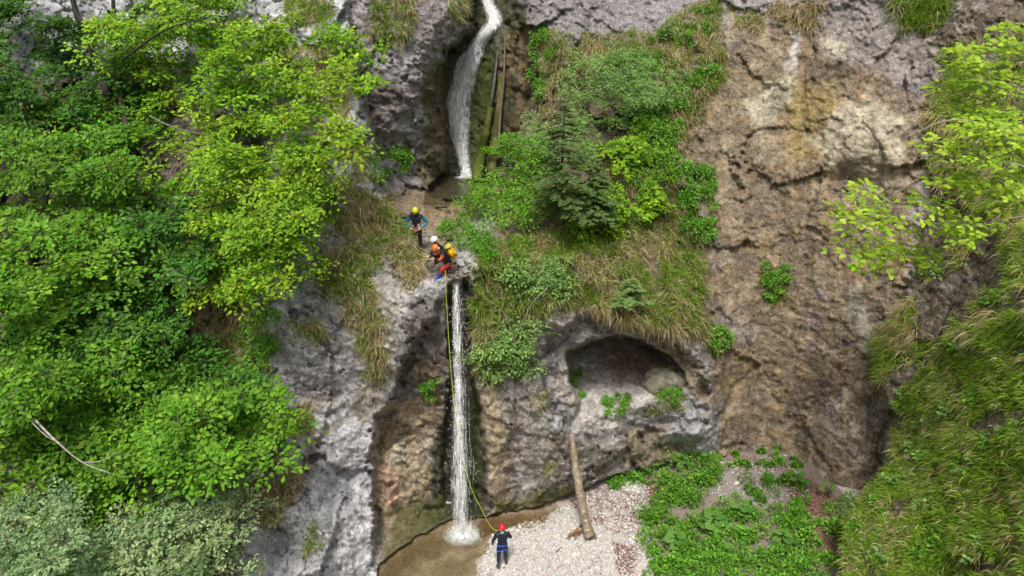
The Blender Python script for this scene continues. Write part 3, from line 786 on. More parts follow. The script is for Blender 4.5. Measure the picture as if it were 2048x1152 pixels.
# ------------------------------------------------------------------ grass
TAN = np.array([(0.58, 0.47, 0.30), (0.50, 0.39, 0.235), (0.66, 0.57, 0.39), (0.40, 0.30, 0.18)])
GRN = np.array([(0.19, 0.34, 0.03), (0.27, 0.42, 0.045), (0.14, 0.28, 0.026), (0.34, 0.42, 0.075)])
def grass(name, label, regions, seed, blades=42, lean=(0, 0, 0), tone=1.0):
    """regions: (poly px, spacing px, length range m, green share, noise threshold)"""
    r = np.random.default_rng(seed)
    V_, F_, C_ = [], [], []; n0 = 0
    for poly, sp, ln, green, thr in regions:
        p = np.array(poly, float); lo, hi = p.min(0), p.max(0)
        A, B = np.meshgrid(np.arange(lo[0], hi[0], sp), np.arange(lo[1], hi[1], sp))
        u = A.ravel() + r.uniform(-.5, .5, A.size) * sp; v = B.ravel() + r.uniform(-.5, .5, A.size) * sp
        q = np.stack([u / 60, v / 60, np.full_like(u, seed)], -1)
        nz = fbm(q, 1.0, 3, 611)
        k = (polysd(u + 14 * fbm(q, 1.3, 2, 613), v + 14 * fbm(q, 1.3, 2, 617), poly) > 0) & (nz > thr)
        u, v, nz = u[k], v[k], nz[k]
        if not len(u): continue
        g2 = fbm(np.stack([u / 45, v / 45, np.zeros_like(u)], -1), 1.0, 3, 619)
        P = bil(PC, u, v); N = norm(bil(NC, u, v)); m = len(P)
        tg = np.clip(green + (0.75 if green < .8 else .45) * g2 + r.normal(0, .12, m), 0, 1)
        size = r.uniform(ln[0], ln[1], m)
        b = blades
        P = np.repeat(P, b, 0); N = np.repeat(N, b, 0); tg = np.repeat(tg, b); size = np.repeat(size, b)
        K = len(P)
        isg = r.random(K) < tg
        rad = r.normal(0, 0.10, (K, 3)); rad -= N * (rad * N).sum(1, keepdims=True)
        base = P + rad - N * 0.03
        up_ = np.array([0, 0, 1.0]); dn = np.array([0, 0, -1.0]) + np.array(lean)
        d0 = norm(N * 0.55 + up_ * np.where(isg, 0.75, 0.35)[:, None] + r.normal(0, .42, (K, 3)) + rad * 3)
        L = size * .72 * r.uniform(.5, 1.15, K) * np.where(isg, 0.9, 1.1)
        dr = np.where(isg, 0.55, 0.95)[:, None] * r.uniform(.6, 1.3, (K, 1))
        p1 = base + d0 * (L * .33)[:, None]
        d1 = norm(d0 * (1 - .35 * dr) + dn * dr * .8); p2 = p1 + d1 * (L * .35)[:, None]
        d2 = norm(d1 * .7 + dn * dr); p3 = p2 + d2 * (L * .38)[:, None]
        side = norm(np.cross(d1, r.normal(0, 1, (K, 3))))
        w = (r.uniform(.009, .018, K))[:, None] * side
        vv = np.stack([base - w, base + w, p1 - w * .9, p1 + w * .9, p2 - w * .6, p2 + w * .6, p3], 1)
        fi = np.array([(0, 1, 3), (0, 3, 2), (2, 3, 5), (2, 5, 4), (4, 5, 6)])
        ff = fi[None] + (np.arange(K) * 7)[:, None, None] + n0
        pal = np.where(isg[:, None], GRN[r.integers(0, 4, K)], TAN[r.integers(0, 4, K)]) * r.uniform(.65, 1.25, (K, 1)) * tone
        V_.append(vv.reshape(-1, 3)); F_.append(ff.reshape(-1, 3)); C_.append(np.repeat(pal, 7, 0)); n0 += K * 7
    o = obj(name, mesh_np(name, np.vstack(V_), np.vstack(F_), np.vstack(C_)), None, M_GRASS)
    return tag(o, label, "grass", None, "stuff")

grass("grass", "tan tussock grass hanging over the grey rock buttress left of the falls", [
    ([(640,380),(690,350),(765,410),(842,505),(838,560),(800,640),(785,700),(765,770),(728,745),(712,650),(640,600),(632,500)], 11, (.42, .72), .38, -.02),
    ([(755,385),(800,440),(842,505),(835,540),(790,500),(760,440)], 11, (.4, .7), .72, -.9),
    ([(588,640),(652,645),(640,690),(600,690)], 13, (.4, .6), .4, -.6),
    ([(560,800),(640,790),(762,745),(770,815),(700,850),(630,875),(600,930)], 13, (.4, .7), .3, -.02),
    ([(500,840),(560,860),(600,940),(590,1010),(540,1060),(490,1000)], 14, (.4, .75), .2, -.22),
    ([(610,1060),(635,1040),(632,1110),(608,1110)], 12, (.3, .5), .45, -.9),
    ([(730,690),(775,690),(770,760),(738,760)], 13, (.4, .6), .6, -.6),
    ([(660,260),(700,250),(745,300),(760,380),(700,360)], 14, (.4, .7), .2, -.1)], 21)
grass("grass", "brown dry grass in the shade behind the left trees", [
    ([(300,570),(500,560),(540,690),(500,830),(400,760),(300,690)], 14, (.5, .8), .12, -.35),
    ([(100,190),(240,200),(230,290),(100,270)], 15, (.5, .8), .08, -.4),
    ([(0,230),(90,230),(80,280),(0,280)], 16, (.5, .8), .1, -.4),
    ([(420,760),(540,820),(520,980),(440,900)], 15, (.5, .8), .15, -.3)], 22)
grass("grass", "pale grass ledges high on the cliff left of the upper fall", [
    ([(540,80),(700,85),(705,330),(650,300),(600,200)], 15, (.6, .9), .25, -.25),
    ([(560,0),(670,0),(668,60),(590,60)], 13, (.6, .9), .75, -.5),
    ([(735,-10),(832,-10),(828,60),(800,95),(750,90)], 13, (.5, .8), .5, -.35),
    ([(895,-10),(945,-10),(935,40),(905,60)], 12, (.5, .8), .5, -.4)], 23)
grass("grass", "green and tan grass on the slope right of the upper fall", [
    ([(1075,60),(1130,70),(1300,60),(1440,-10),(1455,170),(1370,255),(1325,240),(1310,130),(1090,150)], 12, (.5, .8), .6, -.3),
    ([(1330,230),(1370,250),(1372,320),(1340,300)], 13, (.5, .8), .5, -.6),
    ([(1090,150),(1130,150),(1110,240),(1070,300)], 14, (.4, .7), .2, -.3),
    ([(1455,20),(1640,0),(1640,60),(1560,70),(1490,90)], 16, (.5, .8), .25, -.05),
    ([(1780,-10),(1900,-10),(1890,60),(1800,70)], 12, (.6, .9), .85, -.8)], 24)
grass("grass", "tan and green grass on the knoll above the cave", [
    ([(950,545),(1000,480),(1130,470),(1260,440),(1400,470),(1415,540),(1392,655),(1340,655),(1290,640),(1190,605),(1115,615),(1085,640),(1040,720),(960,760),(945,650)], 11.5, (.45, .78), .58, -.5),
    ([(1180,330),(1330,330),(1420,470),(1260,450)], 14, (.5, .8), .4, -.25),
    ([(1365,655),(1400,640),(1450,680),(1460,700),(1420,700)], 11, (.5, .8), .6, -.9),
    ([(1180,600),(1290,635),(1380,655),(1370,680),(1280,655),(1180,620)], 11, (.6, .9), .35, -.9)], 25, 44)
grass("grass", "long green grass on the steep slope at the right edge", [
    ([(1760,720),(1830,560),(1860,420),(1850,240),(1885,110),(2280,40),(2280,620),(1960,700),(1860,720)], 15, (.5, .8), .66, .0),
    ([(1750,690),(1830,590),(1830,680),(1760,770)], 13, (.6, .9), .7, -.6),
    ([(1790,800),(1870,720),(1960,690),(2260,560),(2260,1180),(1690,1180),(1680,1060),(1700,1000),(1780,920)], 11, (.32, .58), .9, -.32)], 26, 50, (-0.12, -0.05, 0), 1.2)
grass("grass", "small tufts clinging to the rock face beside the lower fall", [
    ([(1060,780),(1100,770),(1090,830),(1065,820)], 14, (.2, .35), .4, -.2),
    ([(1085,920),(1120,920),(1115,950),(1080,945)], 11, (.2, .35), .4, -.9),
    ([(1530,540),(1560,540),(1575,610),(1535,620)], 9, (.3, .5), .8, -.5),
    ([(1300,800),(1370,790),(1370,815),(1300,825)], 11, (.2, .4), .8, -.9)], 27)
# ------------------------------------------------------------------ foliage
LEAF_T = (np.array([(0, 0, 0), (.32, .27, .05), (.72, .24, .03), (1, 0, -.06), (.72, -.24, .03), (.32, -.27, .05)], float),
          np.array([(0, 3, 2), (0, 2, 1), (0, 5, 4), (0, 4, 3)]))
LONG_T = (np.array([(0, 0, 0), (.4, .15, .03), (1, 0, -.05), (.4, -.15, .03)], float), np.array([(0, 2, 1), (0, 3, 2)]))
LOBE_T = (np.array([(0, 0, 0), (-.12, .30, 0), (.12, .26, .03), (.22, .52, -.03), (.45, .24, .04), (.72, .30, .0), (1, 0, -.06),
                    (.72, -.30, .0), (.45, -.24, .04), (.22, -.52, -.03), (.12, -.26, .03), (-.12, -.30, 0)], float),
          np.array([(0, 2, 1), (0, 4, 2), (2, 4, 3), (0, 6, 4), (4, 6, 5), (0, 8, 6), (8, 7, 6), (0, 10, 8), (10, 9, 8), (0, 11, 10)]))
CAMV = np.array([0, 0, CAMZ])

def in_poly(poly, n, r, tries=40):
    p = np.array(poly, float); lo, hi = p.min(0), p.max(0); out = []
    while len(out) < n:
        q = r.uniform(lo, hi, (n * 4, 2)); k = polysd(q[:, 0], q[:, 1], poly) > 0
        out += q[k].tolist()
    return np.array(out[:n])

def sprays(ctr, rad, nrm, ntw, k, r, droop=0.2, jit=0.35, spread=0.9):
    """flat leafy sprays: returns leaf pos, dir, normal and the twig segments"""
    m = len(ctr)
    n = norm(nrm); a = norm(np.cross(n, r.normal(0, 1, (m, 3)))); b = np.cross(n, a)
    th = (np.arange(ntw)[None] + r.uniform(-.4, .4, (m, ntw))) / ntw * 2 * np.pi
    d = np.cos(th)[..., None] * a[:, None] + np.sin(th)[..., None] * b[:, None]
    L = rad[:, None] * r.uniform(.55, 1.15, (m, ntw))
    t = (np.arange(k)[None, None] + r.uniform(0, 1, (m, ntw, k))) / k
    t = 0.12 + 0.95 * t ** 0.8
    P = ctr[:, None, None] + d[:, :, None] * (L[..., None] * t)[..., None]
    P[..., 2] -= droop * L[..., None] * t ** 2
    sgn = np.where(np.arange(k) % 2 == 0, 1, -1)[None, None]
    side = np.cross(n[:, None], d)
    ang = sgn * r.uniform(.5, 1.2, t.shape) * (1 - 0.5 * t)
    ld = d[:, :, None] * np.cos(ang)[..., None] + side[:, :, None] * np.sin(ang)[..., None]
    P = P + ld * 0.05 + side[:, :, None] * (r.normal(0, .22, t.shape) * rad[:, None, None] * spread * t)[..., None]
    P = P + r.normal(0, .06, P.shape) * rad[:, None, None, None]
    ln = n[:, None, None] + r.normal(0, jit, P.shape)
    end = ctr[:, None] + d * L[..., None]; end[..., 2] -= droop * L
    return P.reshape(-1, 3), (ld + r.normal(0, .2, ld.shape)).reshape(-1, 3), ln.reshape(-1, 3), ctr, end

def domes(ctr, rad, nrm, k, r, flat=0.75, jit=0.45):
    m = len(ctr)
    d = norm(r.normal(0, 1, (m, k, 3)) + nrm[:, None] * 0.9)
    P = ctr[:, None] + d * (rad[:, None] * r.uniform(.45, 1.05, (m, k)))[..., None]
    n = norm(d * .6 + nrm[:, None] * .3 + np.array([0, -.15, .7]) + r.normal(0, jit, d.shape))
    ld = norm(d + r.normal(0, .5, d.shape) + np.array([0, 0, -.25]))
    return P.reshape(-1, 3), ld.reshape(-1, 3), n.reshape(-1, 3)

def twig_mesh(mb, c, e, w, col):
    """thin three-sided twigs from c (m) to e (m,t)"""
    A = np.repeat(c, e.shape[1], 0); B = e.reshape(-1, 3)
    d = norm(B - A); s = norm(np.cross(d, np.array([.3, .2, .9]))); q = np.cross(d, s)
    v = np.stack([A + s * w, A - s * w * .5 + q * w * .8, A - s * w * .5 - q * w * .8, B], 1)
    f = np.array([(0, 1, 3), (1, 2, 3), (2, 0, 3)])[None] + (np.arange(len(A)) * 4)[:, None, None]
    mb.add(v.reshape(-1, 3), f.reshape(-1, 3), np.array(col))

def limbs(mb, nodes0, targets, r, rmin, rmax, col, base_dir=None, sag=0.12):
    """join every target to the nearest point already reached"""
    nodes = [np.array(p, float) for p in nodes0]; rad = [rmax] * len(nodes)
    order = np.argsort([min(np.linalg.norm(t - q) for q in nodes) for t in targets])
    for i in order:
        t = targets[i]
        D = np.linalg.norm(np.array(nodes) - t, axis=1) + 0.35 * np.maximum(0, np.array(nodes)[:, 2] - t[2])
        j = int(np.argmin(D)); p = nodes[j]; L = np.linalg.norm(t - p)
        if L < 0.05: continue
        ra = max(rmin, min(rad[j] * 0.75, 0.022 * L + rmin)); rb = max(rmin * .7, ra * .5)
        mid = [(p + (t - p) * s + np.array([r.normal(0, .05) * L, r.normal(0, .05) * L, sag * L * math.sin(s * math.pi)])) for s in (.33, .66)]
        C = bez([p] + mid + [t], 7)
        v, f = tube(C, np.linspace(ra, rb, 7), 5, cap=False)
        mb.add(v, f, np.array(col) * r.uniform(.8, 1.2))
        for q in C[2:]: nodes.append(q); rad.append(rb)

def leaf_mesh(name, T, P, D, Nn, size, pal, r, off, clump=None, var=0.32):
    n = len(P)
    c = pal[r.integers(0, len(pal), n)] * r.uniform(1 - var, 1 + var, (n, 1))
    if clump is not None: c = c * clump
    v, f, cc = scatter(T[0], T[1], P, D, Nn, size, c)
    return mesh_np(name, v - np.array(off), f, cc)

BARK_DK = (0.05, 0.042, 0.034); BARK_GY = (0.22, 0.20, 0.18)
PAL = dict(
    bright=np.array([(0.25, 0.42, 0.018), (0.19, 0.36, 0.016), (0.31, 0.47, 0.03), (0.14, 0.29, 0.016)]),
    mid=np.array([(0.12, 0.29, 0.018), (0.09, 0.235, 0.016), (0.155, 0.34, 0.022), (0.20, 0.38, 0.028)]),
    dark=np.array([(0.065, 0.18, 0.02), (0.05, 0.145, 0.018), (0.08, 0.21, 0.022), (0.10, 0.24, 0.03)]),
    grey=np.array([(0.25, 0.38, 0.165), (0.31, 0.43, 0.21), (0.20, 0.33, 0.125), (0.38, 0.46, 0.24)]),
    lime=np.array([(0.36, 0.50, 0.03), (0.29, 0.45, 0.028), (0.42, 0.55, 0.06), (0.22, 0.39, 0.03)]),
    soft=np.array([(0.23, 0.39, 0.11), (0.20, 0.35, 0.09), (0.29, 0.44, 0.14), (0.16, 0.30, 0.06)]),
    herb=np.array([(0.13, 0.33, 0.032), (0.10, 0.28, 0.03), (0.165, 0.39, 0.04), (0.24, 0.44, 0.05)]))

def tree(name, label, cat, trunk_px, r0, polys, seed, pal, leaf=0.13, rad=(0.55, 1.0), ntw=8, k=15, group=None, T=LEAF_T, mat=None,
         bark=BARK_DK, face=0.45, droop=0.2, branches_px=(), jit=0.38, trunk_r1=None):
    """polys: (poly px, number of sprays, (nearest, farthest) metres in front of the rock)"""
    r = np.random.default_rng(seed)
    tp = np.array([at(u, v, y) for u, v, y in trunk_px])
    tp = np.vstack([at(trunk_px[0][0] + 12, trunk_px[0][1] + 30, surfY(trunk_px[0][0] + 12, min(1300, trunk_px[0][1] + 30)) + .1)[None], tp])
    for i_, (u, v, y) in enumerate(trunk_px): tp[i_ + 1] = at(u, v, max(y, surfY(u, min(v, 1300)) - 1.3))   # trunks stand close to the slope
    base = tp[0]
    root = empty(name, base); tag(root, label, cat, group)
    C = bez(tp, 18); v, f = tube(C, np.linspace(r0, trunk_r1 or r0 * .35, 18), 9, 0.12, seed)
    mb = MB(); mb.add(v, f, np.array(bark)); obj("trunk", mb.mesh("trunk", base, True), root, M_BARK)
    bm_ = MB(); ctr = []; rr = []
    for poly, n, (y0, y1) in polys:
        nb = max(2, int(n * 1.85 / 6)); q = in_poly(poly, nb * 4, r)
        keep = [q[0]]                                   # boughs keep their distance, so dark gaps stay between them
        while len(keep) < nb:
            dd = ((q[:, None] - np.array(keep)[None]) ** 2 * np.array([.55, 1.6])).sum(-1).min(1); keep.append(q[int(np.argmax(dd * r.uniform(.5, 1, len(q))))])
        q = np.array(keep); yy = bil(Y, q[:, 0], q[:, 1]) - r.uniform(y0, y1, nb); bc = at(q[:, 0], q[:, 1], yy)
        sp = r.normal(0, 1, (nb, 6, 3)) * np.array([.52, .55, .13]); sp[..., 2] -= .22 * np.abs(sp[..., 0]) + .15 * (-sp[..., 1])
        ctr.append((bc[:, None] + sp).reshape(-1, 3)); rr.append(r.uniform(*rad, nb * 6) * .85)
    ctr = np.vstack(ctr); rr = np.concatenate(rr)
    limbs(bm_, list(C[4:]), list(ctr), r, 0.010, r0 * .45, bark)
    for bp in branches_px:
        pts = bez([at(u, v, y) for u, v, y in bp[0]], 12)
        v, f = tube(pts, np.linspace(bp[1], bp[1] * .35, 12), 6, .1, seed); bm_.add(v, f, np.array(bp[2]))
    nrm = np.array([0, -face, 1.0])[None] + r.normal(0, .28, (len(ctr), 3))
    P, D, Nn, c0, e0 = sprays(ctr, rr, nrm, ntw, k, r, droop, jit)
    twig_mesh(bm_, c0, e0, 0.006, np.array(bark) * 1.2)
    obj("branches", bm_.mesh("branches", base), root, M_BARK)
    cl = np.repeat(r.uniform(.78, 1.2, (len(ctr), 1)) * np.c_[r.uniform(.85, 1.15, len(ctr)), np.ones(len(ctr)), np.ones(len(ctr))], ntw * k, 0)
    size = leaf * r.uniform(.42, 1.3, len(P))
    tag(obj("crown", leaf_mesh("crown", T, P, D, Nn, size, PAL[pal], r, base, cl), root, mat or M_LEAF), kind="stuff")
    return root, base

# ---- the wood on the left
G_L = "broadleaf trees on the left slope"
tree("beech_tree", "bright yellow-green beech spreading over the grey cliff at upper left", "tree",
     [(270,330,24.6),(245,220,25.2),(232,100,26),(225,-30,26.6)], .20,
     [([(190,0),(420,-20),(520,20),(610,60),(690,140),(700,180),(660,220),(590,220),(470,190),(380,130),(200,110)], 44, (1.2, 3.6)),
      ([(230,120),(400,150),(550,230),(670,250),(670,310),(590,320),(430,290),(330,240)], 34, (1.2, 3.4)),
      ([(300,60),(520,30),(600,120),(400,120)], 10, (2.5, 4)), ([(330,-30),(560,-30),(600,40),(460,60),(330,30)], 14, (1.5, 3.5)), ([(560,20),(700,60),(700,120),(600,110)], 8, (1, 2.5))], 101, "bright", .165, (.5, .95), 8, 15, G_L, droop=.15,
     branches_px=[(((300,232,24.4),(335,250,24),(375,262,23.6),(420,270,23.4)), .03, BARK_GY), (((245,120,25.4),(330,60,25),(420,35,24.6)), .045, BARK_DK)])
tree("maple_tree", "dark green tree with twin trunks in the upper left corner", "tree",
     [(215,190,27.6),(183,100,28),(160,50,28.3),(140,-20,28.6),(120,-80,29)], .20,
     [([(-30,20),(60,10),(130,60),(150,140),(230,170),(260,250),(200,290),(100,200),(0,180),(-30,120)], 34, (.8, 2.8)),
      ([(-30,180),(120,190),(60,240),(-30,300)], 14, (.8, 2.5)), ([(150,110),(260,110),(270,200),(200,200)], 9, (.6, 2.)), ([(-30,-40),(140,-40),(160,40),(60,60),(-30,40)], 14, (1, 3)), ([(180,-40),(330,-40),(330,30),(220,60)], 8, (.5, 2))], 102, "dark", .165, (.5, .9), 8, 14, G_L, LEAF_T,
     branches_px=[(((185,110,28),(175,60,28),(150,20,28.2),(140,-40,28.4)), .13, BARK_DK)])
tree("beech_tree", "mid green beech filling the left edge halfway down", "tree",
     [(20,640,20.4),(60,520,21),(90,400,21.6),(110,300,22.2)], .19,
     [([(-40,300),(60,270),(180,270),(330,330),(330,420),(240,470),(230,560),(100,600),(-40,560)], 62, (1.5, 4.0)),
      ([(60,200),(200,170),(290,230),(280,330),(120,300)], 20, (1.2, 3))], 103, "mid", .165, (.5, .95), 8, 16, G_L)
tree("beech_tree", "fresh green beech leaning right to overhang the grey buttress", "tree",
     [(330,640,22),(300,420,22.8),(255,280,23.6),(240,180,24)], .24,
     [([(330,290),(520,270),(610,300),(665,300),(650,350),(610,410),(550,460),(440,470),(340,420)], 52, (1.3, 3.8)),
      ([(430,440),(560,430),(610,410),(600,470),(570,530),(530,570),(480,640),(455,640),(470,560),(410,520)], 30, (1.6, 3.2))], 104, "bright", .135, (.45, .85), 8, 17, G_L, droop=.3,
     branches_px=[(((280,380,23),(370,420,22),(470,400,21)), .05, BARK_DK)])
tree("beech_tree", "shaded green beech at the middle left beside the dry grass", "tree",
     [(250,900,18.6),(240,760,19.2),(230,620,19.9),(220,520,20.5)], .18,
     [([(180,430),(340,410),(440,460),(440,540),(350,560),(330,620),(290,700),(150,690),(160,560)], 44, (1.2, 3.2)),
      ([(250,640),(330,660),(390,720),(500,770),(470,850),(300,820),(200,750)], 26, (.8, 2.6))], 105, "dark", .155, (.5, .9), 8, 15, G_L,
     branches_px=[(((320,560,19.6),(345,540,19.2),(375,575,19),(430,570,19.4)), .012, (.25, .17, .12))])
tree("beech_tree", "vivid green beech with pale bare branch at lower left", "tree",
     [(60,1100,15.4),(70,950,16),(90,800,16.8),(90,650,17.6)], .18,
     [([(-40,580),(140,560),(210,640),(200,760),(120,860),(-40,880)], 44, (1.4, 4)),
      ([(-40,860),(120,840),(230,800),(330,870),(240,990),(80,970),(-40,960)], 30, (.8, 2.4))], 106, "mid", .16, (.5, .95), 8, 15, G_L,
     branches_px=[(((70,840,15.2),(110,880,15),(165,925,15),(225,948,15.1)), .032, (.5, .46, .42)), (((165,925,15),(200,922,15),(235,905,15)), .014, (.45, .42, .38)),
                  (((40,820,15.2),(90,870,15),(120,885,15)), .02, (.45, .42, .38))])
tree("beech_tree", "green beech reaching right across the lower grey rock", "tree",
     [(240,1120,15.8),(270,1000,16.5),(300,900,17.2),(330,780,18)], .17,
     [([(200,700),(330,740),(480,760),(500,820),(540,850),(530,890),(440,920),(300,930),(200,860)], 58, (1.2, 3.6)),
      ([(180,920),(380,930),(330,1030),(200,1080),(120,1000)], 26, (.6, 2.0))], 107, "mid", .16, (.5, .95), 8, 16, G_L)
G_W = "grey-green whitebeams at the bottom left"
tree("whitebeam_tree", "grey-green whitebeam filling the bottom left corner", "tree",
     [(40,1300,12.6),(60,1180,13.6),(80,1080,14.6),(70,1000,15.4)], .09,
     [([(-40,970),(40,950),(150,1040),(190,1080),(150,1170),(-40,1190)], 40, (1.4, 3.0))], 108, "grey", .10, (.35, .6), 9, 18, G_W, LEAF_T, M_LEAF_DULL, BARK_DK, .3, -.25, jit=.55)
tree("whitebeam_tree", "grey-green whitebeam at the bottom, left of the pale rock", "tree",
     [(300,1300,14.8),(320,1160,15.8),(360,1060,16.6),(400,990,17.4)], .09,
     [([(180,1090),(280,1030),(400,960),(455,940),(465,960),(465,1040),(430,1090),(410,1170),(180,1180)], 60, (1.2, 3.0))], 109, "grey", .10, (.35, .6), 9, 18, G_W, LEAF_T, M_LEAF_DULL, BARK_DK, .3, -.25, jit=.55)

# ---- branches reaching in from the right, each near leaf its own piece
def right_tree(label, trunk_px, r0, twigs_px, polys, seed, pal, leaf, n_obj=300):
    r = np.random.default_rng(seed)
    tp = np.array([at(u, v, y) for u, v, y in trunk_px]); base = tp[0]
    root = empty("maple_tree", base); tag(root, label, "tree", "maples leaning in from the right edge")
    C = bez(tp, 14); v, f = tube(C, np.linspace(r0, r0 * .4, 14), 8, .12, seed)
    mb = MB(); mb.add(v, f, np.array(BARK_GY)); obj("trunk", mb.mesh("trunk", base, True), root, M_BARK)
    bm_ = MB(); nodes = list(C)
    for tw in twigs_px:
        pts = bez([at(u, v, y) for u, v, y in tw], 14); nodes += list(pts)
        v, f = tube(pts, np.linspace(.028, .008, 14), 6, .1, seed); bm_.add(v, f, np.array((.36, .33, .28)))
    ctr = []; rr = []
    for poly, n, y0, y1 in polys:
        n = int(n * .72); q = in_poly(poly, n, r); ctr.append(at(q[:, 0], q[:, 1], r.uniform(y0, y1, n))); rr.append(r.uniform(.35, .62, n))
    ctr = np.vstack(ctr); rr = np.concatenate(rr)
    limbs(bm_, nodes, list(ctr), r, .007, .02, (.3, .27, .22))
    nrm = np.array([0, -.25, 1.0])[None] + r.normal(0, .16, (len(ctr), 3))
    P, D, Nn, c0, e0 = sprays(ctr, rr, nrm, 6, 6, r, .2, .32)
    twig_mesh(bm_, c0, e0, .004, np.array((.3, .27, .22)))
    obj("branches", bm_.mesh("branches", base), root, M_BARK)
    size = leaf * r.uniform(.75, 1.25, len(P)); pl = PAL[pal]
    big = np.argsort(-size / np.linalg.norm(P - CAMV, axis=1))
    pick, rest = big[:n_obj], big[n_obj:]
    meshes = [leaf_mesh("leaf", LOBE_T, np.zeros((1, 3)), np.array([[1., 0, 0]]), np.array([[0, 0, 1.]]), np.ones(1), pl[i:i + 1], r, (0, 0, 0), None, .12) for i in range(len(pl)) for _ in (0, 1)]
    for mm in meshes: mm.materials.append(M_LEAF)
    Xs = norm(D); Zs = norm(Nn - (Nn * Xs).sum(1, keepdims=True) * Xs); Ys = np.cross(Zs, Xs)
    for i in pick:
        o = obj("leaf", meshes[int(r.integers(0, len(meshes)))], root)
        s_ = size[i]; M4 = Matrix.Identity(4)
        for a_ in range(3):
            M4[a_][0] = Xs[i, a_] * s_; M4[a_][1] = Ys[i, a_] * s_; M4[a_][2] = Zs[i, a_] * s_; M4[a_][3] = P[i, a_] - base[a_]
        o.matrix_local = M4
    if len(rest):
        tag(obj("crown", leaf_mesh("crown", LOBE_T, P[rest], D[rest], Nn[rest], size[rest], pl, r, base), root, M_LEAF), kind="stuff")
right_tree("lime-green maple branches reaching left across the brown wall", [(2300,620,14.5),(2250,480,14.8),(2180,380,15.3),(2150,260,15.8)], .14,
     [[(2180,380,15.3),(2000,320,15.6),(1900,320,15.8),(1820,370,16.2),(1700,440,16.6),(1650,450,16.8)], [(2180,420,15.2),(2000,440,15.6),(1880,480,16),(1760,530,16.4)],
      [(2160,330,15.5),(2000,260,16),(1900,240,16.2),(1800,280,16.5)]],
     [([(1800,260),(2060,220),(2060,330),(1900,330),(1820,340)], 26, 15, 16.8), ([(1690,380),(1800,360),(1900,340),(2060,340),(2060,480),(1900,480),(1800,470),(1690,440),(1660,450)], 44, 15, 17),
      ([(1730,480),(1900,480),(1880,530),(1760,550),(1700,500)], 13, 15.5, 16.8)], 121, "lime", .135)
right_tree("yellow-green maple crown at the upper right edge above the grass", [(2320,420,16.5),(2260,260,17),(2200,150,17.6),(2150,60,18)], .13,
     [[(2200,150,17.6),(2060,120,18),(1960,130,18.5),(1880,110,19)], [(2200,180,17.4),(2050,180,18),(1950,210,18.4),(1870,200,18.8)]],
     [([(1880,110),(1960,90),(2060,30),(2060,120),(1960,150)], 17, 17, 19), ([(1880,170),(1960,140),(2060,120),(2060,230),(1920,240),(1870,210)], 30, 17, 19)], 122, "lime", .14)

# ---- shrubs on the knoll and ledges
def shrub(name, label, polys, seed, pal, leaf, rad=(.25, .45), k=110, group=None, T=LEAF_T, mat=None, stem=BARK_DK, style="dome", lift=0.25, cat="shrub", stems_px=(), jit=.45):
    r = np.random.default_rng(seed); ctr = []; rr = []; nn = []
    for poly, n in polys:
        q = in_poly(poly, n, r); P = bil(PC, q[:, 0], q[:, 1]); N_ = norm(bil(NC, q[:, 0], q[:, 1]))
        R_ = r.uniform(*rad, n)
        ctr.append(P + N_ * (R_ * r.uniform(.2, 1.0, n) * lift * 2)[:, None] + np.array([0, -.35, .25]) * (R_ * r.uniform(0.3, 1.5, n))[:, None] * lift * 2); rr.append(R_); nn.append(N_)
    ctr = np.vstack(ctr); rr = np.concatenate(rr); nn = np.vstack(nn)
    lowest = ctr[np.argmin(ctr[:, 2])]
    uv = np.array(proj(ctr.mean(0))); base = bil(PC, uv[:1], uv[1:])[0]
    root = empty(name, base); tag(root, label, cat, group)
    bm_ = MB(); limbs(bm_, [base, base + np.array([0, -.1, .15])], list(ctr), r, .006, .03, stem)
    for sp_, w in stems_px:
        pts = bez([at(*q) for q in sp_], 12); v, f = tube(pts, np.linspace(w, w * .5, 12), 6, .1); bm_.add(v, f, np.array((.25, .22, .2)))
    if style == "dome":
        P, D, Nn = domes(ctr, rr, nn * .6 + np.array([0, -.3, .6]), k, r, jit=jit); per = k
    else:
        ntw = 7; kk = max(4, k // ntw); P, D, Nn, c0, e0 = sprays(ctr, rr, np.array([0, -.5, 1.0])[None] + r.normal(0, .3, ctr.shape), ntw, kk, r, .2, jit); per = ntw * kk
        twig_mesh(bm_, c0, e0, .005, np.array(stem))
    obj("stem", bm_.mesh("stem", base), root, M_BARK)
    cl = np.repeat(r.uniform(.8, 1.2, (len(ctr), 1)), per, 0)
    tag(obj("foliage", leaf_mesh("foliage", T, P, D, Nn, leaf * r.uniform(.65, 1.3, len(P)), PAL[pal], r, base, cl), root, mat or M_LEAF), kind="stuff")
    return root
shrub("beech_shrub", "leafy beech shrub just right of the upper pool", [([(935,400),(985,345),(1060,335),(1130,355),(1125,440),(1040,470),(965,490),(940,450)], 34)], 131, "mid", .11, (.45, .7), 130, style="spray", lift=.8)
shrub("willow_shrub", "feathery grey-green shrub at the top of the knoll", [([(1110,150),(1200,120),(1310,130),(1330,190),(1300,250),(1210,275),(1150,240)], 54)], 132, "soft", .12, (.45, .7), 230, T=LONG_T, mat=M_LEAF_DULL, style="spray", lift=.8, jit=.6)
shrub("willow_shrub", "grey-green bush beside the spruce at the knoll's centre", [([(1080,240),(1180,260),(1180,330),(1090,340),(1060,290)], 20)], 133, "soft", .12, (.4, .6), 190, T=LONG_T, mat=M_LEAF_DULL, style="spray", lift=.7, jit=.6)
shrub("maple_shrub", "small light green maple bush right of the spruce", [([(1195,315),(1240,292),(1298,300),(1290,340),(1225,345)], 13)], 134, "bright", .13, (.3, .5), 80, T=LOBE_T, style="spray", lift=1.)
